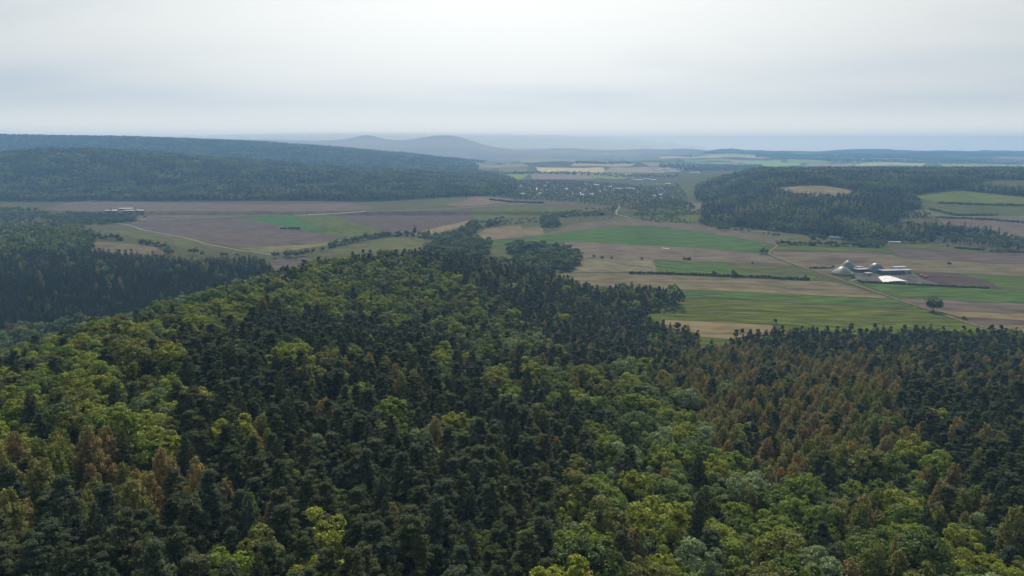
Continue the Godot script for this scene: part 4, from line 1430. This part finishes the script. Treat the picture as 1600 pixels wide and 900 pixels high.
	grove([68, 342, 110, 334, 175, 336, 215, 342, 214, 347, 150, 352, 100, 353], 9.0, 9, 14, "farm_grove", [0], 1)
	grove([-60, 330, 30, 328, 75, 334, 72, 343, 20, 347, -60, 346], 10.0, 9, 14, "meadow_wood", [0, 0, 3], 2)
	tree_row([222, 340, 238, 338], 9.0, 7, 11, "beside the white barns", "trees beside the white barns", 4.0)
	valley_tree(213.5, 337, 17, 3, 0, "tall and dark between the white barns")
	hedge("hedgerow", [765, 312.5, 800, 316.5, 850, 318], 6.0, 5.0, "dark hedge on the reddish field's lower edge", 3)
	# the village and its trees
	grove([790, 300, 812, 283, 870, 282, 960, 288, 1000, 292, 1060, 290, 1072, 305, 1075, 318, 1010, 334, 960, 325, 905, 317, 850, 314, 800, 312], 13.0, 6, 11, "village_trees", [0, 0, 0, 3], 2)
	grove([740, 296, 800, 298, 830, 312, 770, 308], 15.0, 9, 14, "village_edge_wood", [0, 3], 2)
	grove([1000, 318, 1075, 316, 1092, 336, 1045, 344, 1030, 340, 990, 342], 15.0, 9, 14, "road_side_wood", [0], 2)
	grove([1100, 283, 1140, 276, 1170, 276, 1130, 288], 18.0, 9, 14, "plain_wood", [0], 2)
	# long dark strips of wood on the plain
	for q in [[735, 268, 900, 271, 905, 273, 735, 270], [800, 270.5, 960, 274, 1060, 276, 1060, 278, 960, 276.5, 800, 272], [900, 252, 980, 251, 990, 256, 900, 257], [1030, 256, 1190, 259, 1190, 266, 1090, 269, 1030, 262], [1180, 240, 1420, 243, 1600, 252, 1600, 258, 1300, 256, 1180, 246], [640, 246, 760, 250, 760, 256, 650, 254], [1100, 238, 1300, 240, 1300, 243, 1100, 241], [700, 240, 820, 241, 830, 246, 700, 245], [860, 244, 960, 243.5, 960, 248, 860, 248], [1000, 241, 1080, 241.5, 1080, 246, 1000, 246], [1420, 238, 1600, 240, 1600, 245, 1420, 243]]:
		grove(q, 34.0, 16, 24, "plain_wood", [0], 2, 0.25, [3, 3, 2])
	var white := plain(0.45, 0.44, 0.42)
	var cream := plain(0.55, 0.5, 0.42)
	var tile := plain(0.24, 0.10, 0.07)
	var slate := plain(0.11, 0.11, 0.12, 0.5)
	var bright := plain(0.52, 0.53, 0.54, 0.5)  # sun glints off the far halls are put into this roof colour
	var glare_roof := plain(0.5, 0.52, 0.54, 0.35)  # pale tone stands in for sun glare on village roofs
	var walls := [white, white, cream]
	var wall_say := ["white", "white", "cream"]
	var roofs := [tile, tile, slate, slate, glare_roof]
	var roof_say := ["red roofed", "red roofed", "grey roofed", "grey roofed", "glare pale roofed"]
	var quarters := [[812, 285, 860, 309, 26], [860, 287, 925, 311, 38], [925, 289, 1000, 303, 20], [1000, 288, 1070, 304, 16], [735, 296, 800, 300, 6], [950, 306, 1050, 316, 8]]
	for q in quarters:
		for k in q[4]:
			var px := rng.randf_range(q[0], q[2])
			var py := rng.randf_range(q[1], q[3])
			var a := rng.randi() % 3
			var b := rng.randi() % 5
			house(px, py, rng.randf_range(7, 9), rng.randf_range(9, 13), rng.randf_range(4.0, 6.0), rng.randf_range(2.6, 3.8), rng.randf() * PI, walls[a], roofs[b], "house", "%s %s house in the distant village" % [wall_say[a], roof_say[b]], "house", "houses of the distant village")
	for q in [[988, 279, 30, 22], [996, 283, 34, 70], [1010, 281, 26, 50], [1020, 283, 24, 40], [1043, 289, 22, 34], [932, 291, 20, 30], [965, 297, 18, 46], [1022, 263, 30, 60], [1026, 266.5, 36, 80], [1040, 265, 30, 70], [1042, 268, 26, 50], [1085, 271, 34, 90], [740, 250.5, 50, 60], [780, 254.5, 50, 60], [1241, 259.5, 50, 60], [985, 297, 16, 40]]:
		house(q[0], q[1], q[2] * 0.7, q[3] * 0.75, 6, 2.0, PI * 0.5 + rng.randf_range(-0.2, 0.2), white, bright, "warehouse", "broad white hall with sun glint painted into its roof on the far plain", "warehouse", "white halls on the far plain")
	# farm with white barns
	for q in [[174, 333, 7, 28, 1.75], [197, 328.0, 7, 33, 1.72], [202, 335.2, 6.5, 25, 1.68], [220, 335.6, 7, 20, 1.5]]:
		house(q[0], q[1], q[2], q[3], 3.6, 1.5, q[4], plain(0.12, 0.11, 0.1), plain(0.5, 0.5, 0.5, 0.7), "barn", "long farm barn with bright white roof", "barn", "white roofed barns of the left farm")
	# hamlet at the foot of the right hill
	for q in [[1205, 359, 9, 14, 0.4], [1222, 360, 9, 12, 1.2], [1231, 361, 8, 12, 0.2], [1243, 362, 10, 14, 1.5], [1252, 363, 9, 12, 0.9], [1262, 364, 10, 15, 1.4], [1172, 353, 10, 18, 1.5], [1190, 356, 9, 12, 1.1]]:
		house(q[0], q[1], q[2], q[3], 5.5, 3.6, q[4], white, tile, "house", "white red roofed house below the right hill", "house", "houses of the hamlet below the right hill", true)
	for q in [[1404, 372, 9, 13, 0.7], [1424, 374, 9, 12, 0.2], [1560, 384, 10, 13, 1.3], [1590, 385, 9, 14, 0.4], [1512, 381, 9, 12, 1.0], [1378, 371, 9, 12, 0.4], [1470, 378, 9, 12, 0.5]]:
		house(q[0], q[1], q[2], q[3], 6.0, 3.8, q[4], white, slate, "house", "white grey roofed house in the wooded band", "house", "houses among the wooded band", true)
	house(1397, 381, 8, 20, 3.2, 1.4, 1.5, white, plain(0.28, 0.29, 0.3, 0.7), "long_shed", "long low white shed behind the thick hedge", "shed", "", true)
	# greenhouse: a pale arched frame
	house(1306, 374, 9, 24, 3.6, 1.8, 1.25, plain(0.35, 0.38, 0.38, 0.4), plain(0.3, 0.32, 0.33, 0.6), "greenhouse", "pale glass greenhouse beside the dark clump", "greenhouse")
	wind_turbine(1397, 11300, 84, "faint wind turbine standing alone on the horizon")
	wind_turbine(1485, 11700, 84, "faint wind turbine, left of the close pair on the horizon")
	wind_turbine(1491, 11500, 90, "faint wind turbine, right of the close pair on the horizon")

# ------------------------------------------------------------------ sky

func make_sky() -> ImageTexture:
	var w := 1024
	var h := 512
	var img := Image.create(w, h, false, Image.FORMAT_RGBF)
	var n := FastNoiseLite.new()
	n.seed = 11
	n.frequency = 1.0
	n.fractal_octaves = 5
	var n2 := FastNoiseLite.new()
	n2.seed = 5
	n2.frequency = 1.0
	n2.fractal_octaves = 4
	var sun := Vector3(-0.02, sin(deg_to_rad(46)), -cos(deg_to_rad(46))).normalized()
	for j in h:
		var el := (0.5 - (j + 0.5) / h) * PI
		for i in w:
			var az := (i + 0.5) / w * TAU      # the first column looks along -Z
			var d := Vector3(sin(az) * cos(el), sin(el), -cos(az) * cos(el))
			var up := maxf(d.y, 0.0)
			var ang := acos(clampf(d.dot(sun), -1, 1))
			# streaks of thin cloud on a layer overhead
			var s := 1.0 / (up + 0.10)
			var c := n.get_noise_3d(d.x * s * 0.45, d.z * s * 1.0, 3.0)
			var c2 := n2.get_noise_3d(d.x * s * 0.16 + 7.0, d.z * s * 0.36, 1.0)
			var thick := clampf(0.84 + 0.75 * c2 + 0.55 * c, 0.0, 1.0)
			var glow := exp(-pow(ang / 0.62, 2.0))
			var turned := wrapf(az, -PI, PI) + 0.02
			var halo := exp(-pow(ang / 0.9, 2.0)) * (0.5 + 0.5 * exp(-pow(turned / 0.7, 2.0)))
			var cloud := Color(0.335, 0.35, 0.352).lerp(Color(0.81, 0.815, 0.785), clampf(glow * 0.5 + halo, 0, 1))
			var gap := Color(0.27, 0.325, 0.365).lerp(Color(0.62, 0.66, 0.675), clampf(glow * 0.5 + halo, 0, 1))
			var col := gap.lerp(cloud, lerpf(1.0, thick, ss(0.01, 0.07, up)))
			var low := Color(0.88, 0.80, 0.63).lerp(Color(1.04, 0.95, 0.77), clampf(halo * 1.2, 0, 1))
			col = low.lerp(col, ss(0.0, 0.06, up))
			img.set_pixel(i, j, col)
	return ImageTexture.create_from_image(img)

# ------------------------------------------------------------------ haze

func build_dead_trees() -> void:
	var grey := plain(0.30, 0.28, 0.25)
	for q in [[606, 556, "pale"], [617, 560, "tall pale"], [642, 552, "pale"], [655, 556, "thin"], [694, 572, "leaning"], [602, 655, "pale"], [640, 700, "tall pale"], [720, 640, "thin"], [448, 770, "pale"], [842, 780, "tall pale"], [690, 735, "thin"], [1010, 560, "pale"], [1232, 690, "pale"], [930, 640, "thin"]]:
		var p := ground_at(q[0], q[1])
		var h := rng.randf_range(17, 21)
		var o := thing("dead_tree", "%s leafless dead tree among the pines, %s" % [q[2], place_words(p + Vector3(0, h, 0))], "tree", p, rng.randf() * TAU, "dead trees of the wooded ridge")
		o.rotation.z = 0.12 if q[2] == "leaning" else rng.randf_range(-0.03, 0.03)
		part("trunk", trunk_mesh(h, 0.2, limb_mesh(h, 2.2, 22, 0.25, 0.35, 0.92)), grey, o)

func added_haze(called: String, where: Vector3, size: Vector3, density: float, tint: Color, label: String) -> void:
	var v := FogVolume.new()
	v.name = called
	v.shape = RenderingServer.FOG_VOLUME_SHAPE_ELLIPSOID
	v.size = size
	v.position = where
	var m := FogMaterial.new()
	m.density = density
	m.albedo = tint.linear_to_srgb()
	v.material = m
	add_child(v)
	v.set_meta("kind", "stuff")
	v.set_meta("label", label)

func build_haze() -> void:
	added_haze("added_haze", Vector3(-1300, 140, -6900), Vector3(6400, 340, 1600), 0.00085, Color(0.88, 0.92, 0.94), "added pale haze that whitens the twin summits")  # added volume, put here to make the far summits paler

# ------------------------------------------------------------------ all of it

func _ready() -> void:
	rng.seed = 20240607
	noise_a.seed = 3
	noise_a.frequency = 0.0042
	noise_a.fractal_octaves = 3
	noise_b.seed = 8
	noise_b.frequency = 0.0007
	noise_b.fractal_octaves = 4
	gap_noise.seed = 21
	gap_noise.frequency = 0.38
	gap_noise.fractal_octaves = 2

	var cam := Camera3D.new()
	cam.name = "camera"
	cam.position = EYE
	cam.rotation.x = -PITCH
	cam.fov = rad_to_deg(2.0 * atan(450.0 / FOCAL))
	cam.near = 1.0
	cam.far = 40000.0
	add_child(cam)
	var env := Environment.new()
	env.background_mode = Environment.BG_SKY
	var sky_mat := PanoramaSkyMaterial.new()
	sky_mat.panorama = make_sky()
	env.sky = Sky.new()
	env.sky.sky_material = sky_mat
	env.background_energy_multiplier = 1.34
	env.tonemap_mode = Environment.TONE_MAPPER_LINEAR
	env.tonemap_exposure = 1.12
	env.fog_enabled = true
	env.fog_density = 0.000115
	env.fog_light_color = Color(0.28, 0.55, 0.95).linear_to_srgb()
	env.volumetric_fog_enabled = true
	env.volumetric_fog_density = 0.0
	env.sdfgi_enabled = true
	env.ssao_enabled = true
	env.ssil_enabled = true
	var we := WorldEnvironment.new()
	we.name = "world_environment"
	we.environment = env
	add_child(we)
	var sun := DirectionalLight3D.new()
	sun.name = "sun"
	sun.light_energy = 1.6
	sun.light_color = Color(1.0, 0.95, 0.87)
	sun.light_angular_distance = 0.6
	sun.shadow_enabled = true
	sun.rotation = Vector3(-deg_to_rad(46), PI - deg_to_rad(4), 0)
	add_child(sun)

	mottle_tex = noise_tex(1, 0.02, 0.45, 1.55)
	grass_tex = noise_tex(2, 0.018, 0.25, 1.75)
	stripe_tex = furrow_tex()
	broad_tex = noise_tex(4, 0.008, 0.5, 1.5, 3)
	glass_mat = plain(0.03, 0.035, 0.04, 0.1)

	# outlines of the woods
	left_woods = outline([-300, 343, 0, 343, 100, 350, 147, 362, 150, 378, 135, 388, 255, 400, 300, 403, 400, 402, 428, 416, 436, 436], 14.0)
	for p in [Vector2(-150, -560), Vector2(-200, -330), Vector2(-900, -330), Vector2(-1300, -900)]:
		left_woods.append(p)
	clump_woods.append(outline([940, 470, 965, 466, 1060, 470, 1068, 484, 1012, 488, 985, 500, 940, 500]))
	clump_woods.append(outline([745, 425, 800, 452, 860, 446, 905, 456, 960, 470, 1000, 500, 1045, 525, 1100, 535, 900, 560, 700, 500], 6.0))
	far_clearings.append(outline([1424, 306, 1495, 297.5, 1600, 308, 1780, 318, 1780, 390, 1600, 372, 1490, 362, 1400, 356, 1405, 337, 1440, 326]))
	far_clearings.append(outline([1510, 287, 1560, 281, 1600, 282, 1780, 285, 1780, 304, 1600, 300, 1560, 298]))
	far_clearings.append(outline([1190, 297, 1290, 290, 1325, 295, 1350, 306, 1300, 313, 1240, 309]))
	far_clearings.append(outline([600, 296, 640, 299, 670, 303, 668, 306, 630, 304]))
	var rh := outline([1395, 376, 1330, 377, 1250, 366, 1150, 355, 1096, 346, 1098, 322, 1092, 306])
	for p in [Vector2(560, -2150), Vector2(700, -2700), Vector2(2600, -3600), Vector2(2700, -1900), Vector2(1500, -1500)]:
		rh.append(p)
	right_hill_woods.append(rh)
	make_stands()
	build_grid()
	build_terrain()
	build_fields()
	make_prototypes()
	plant_far_woods()
	plant_near_forest()
	build_valley()
	build_biogas_plant()
	build_hunting_stand()
	build_dead_trees()
	commit_mass()
	build_haze()
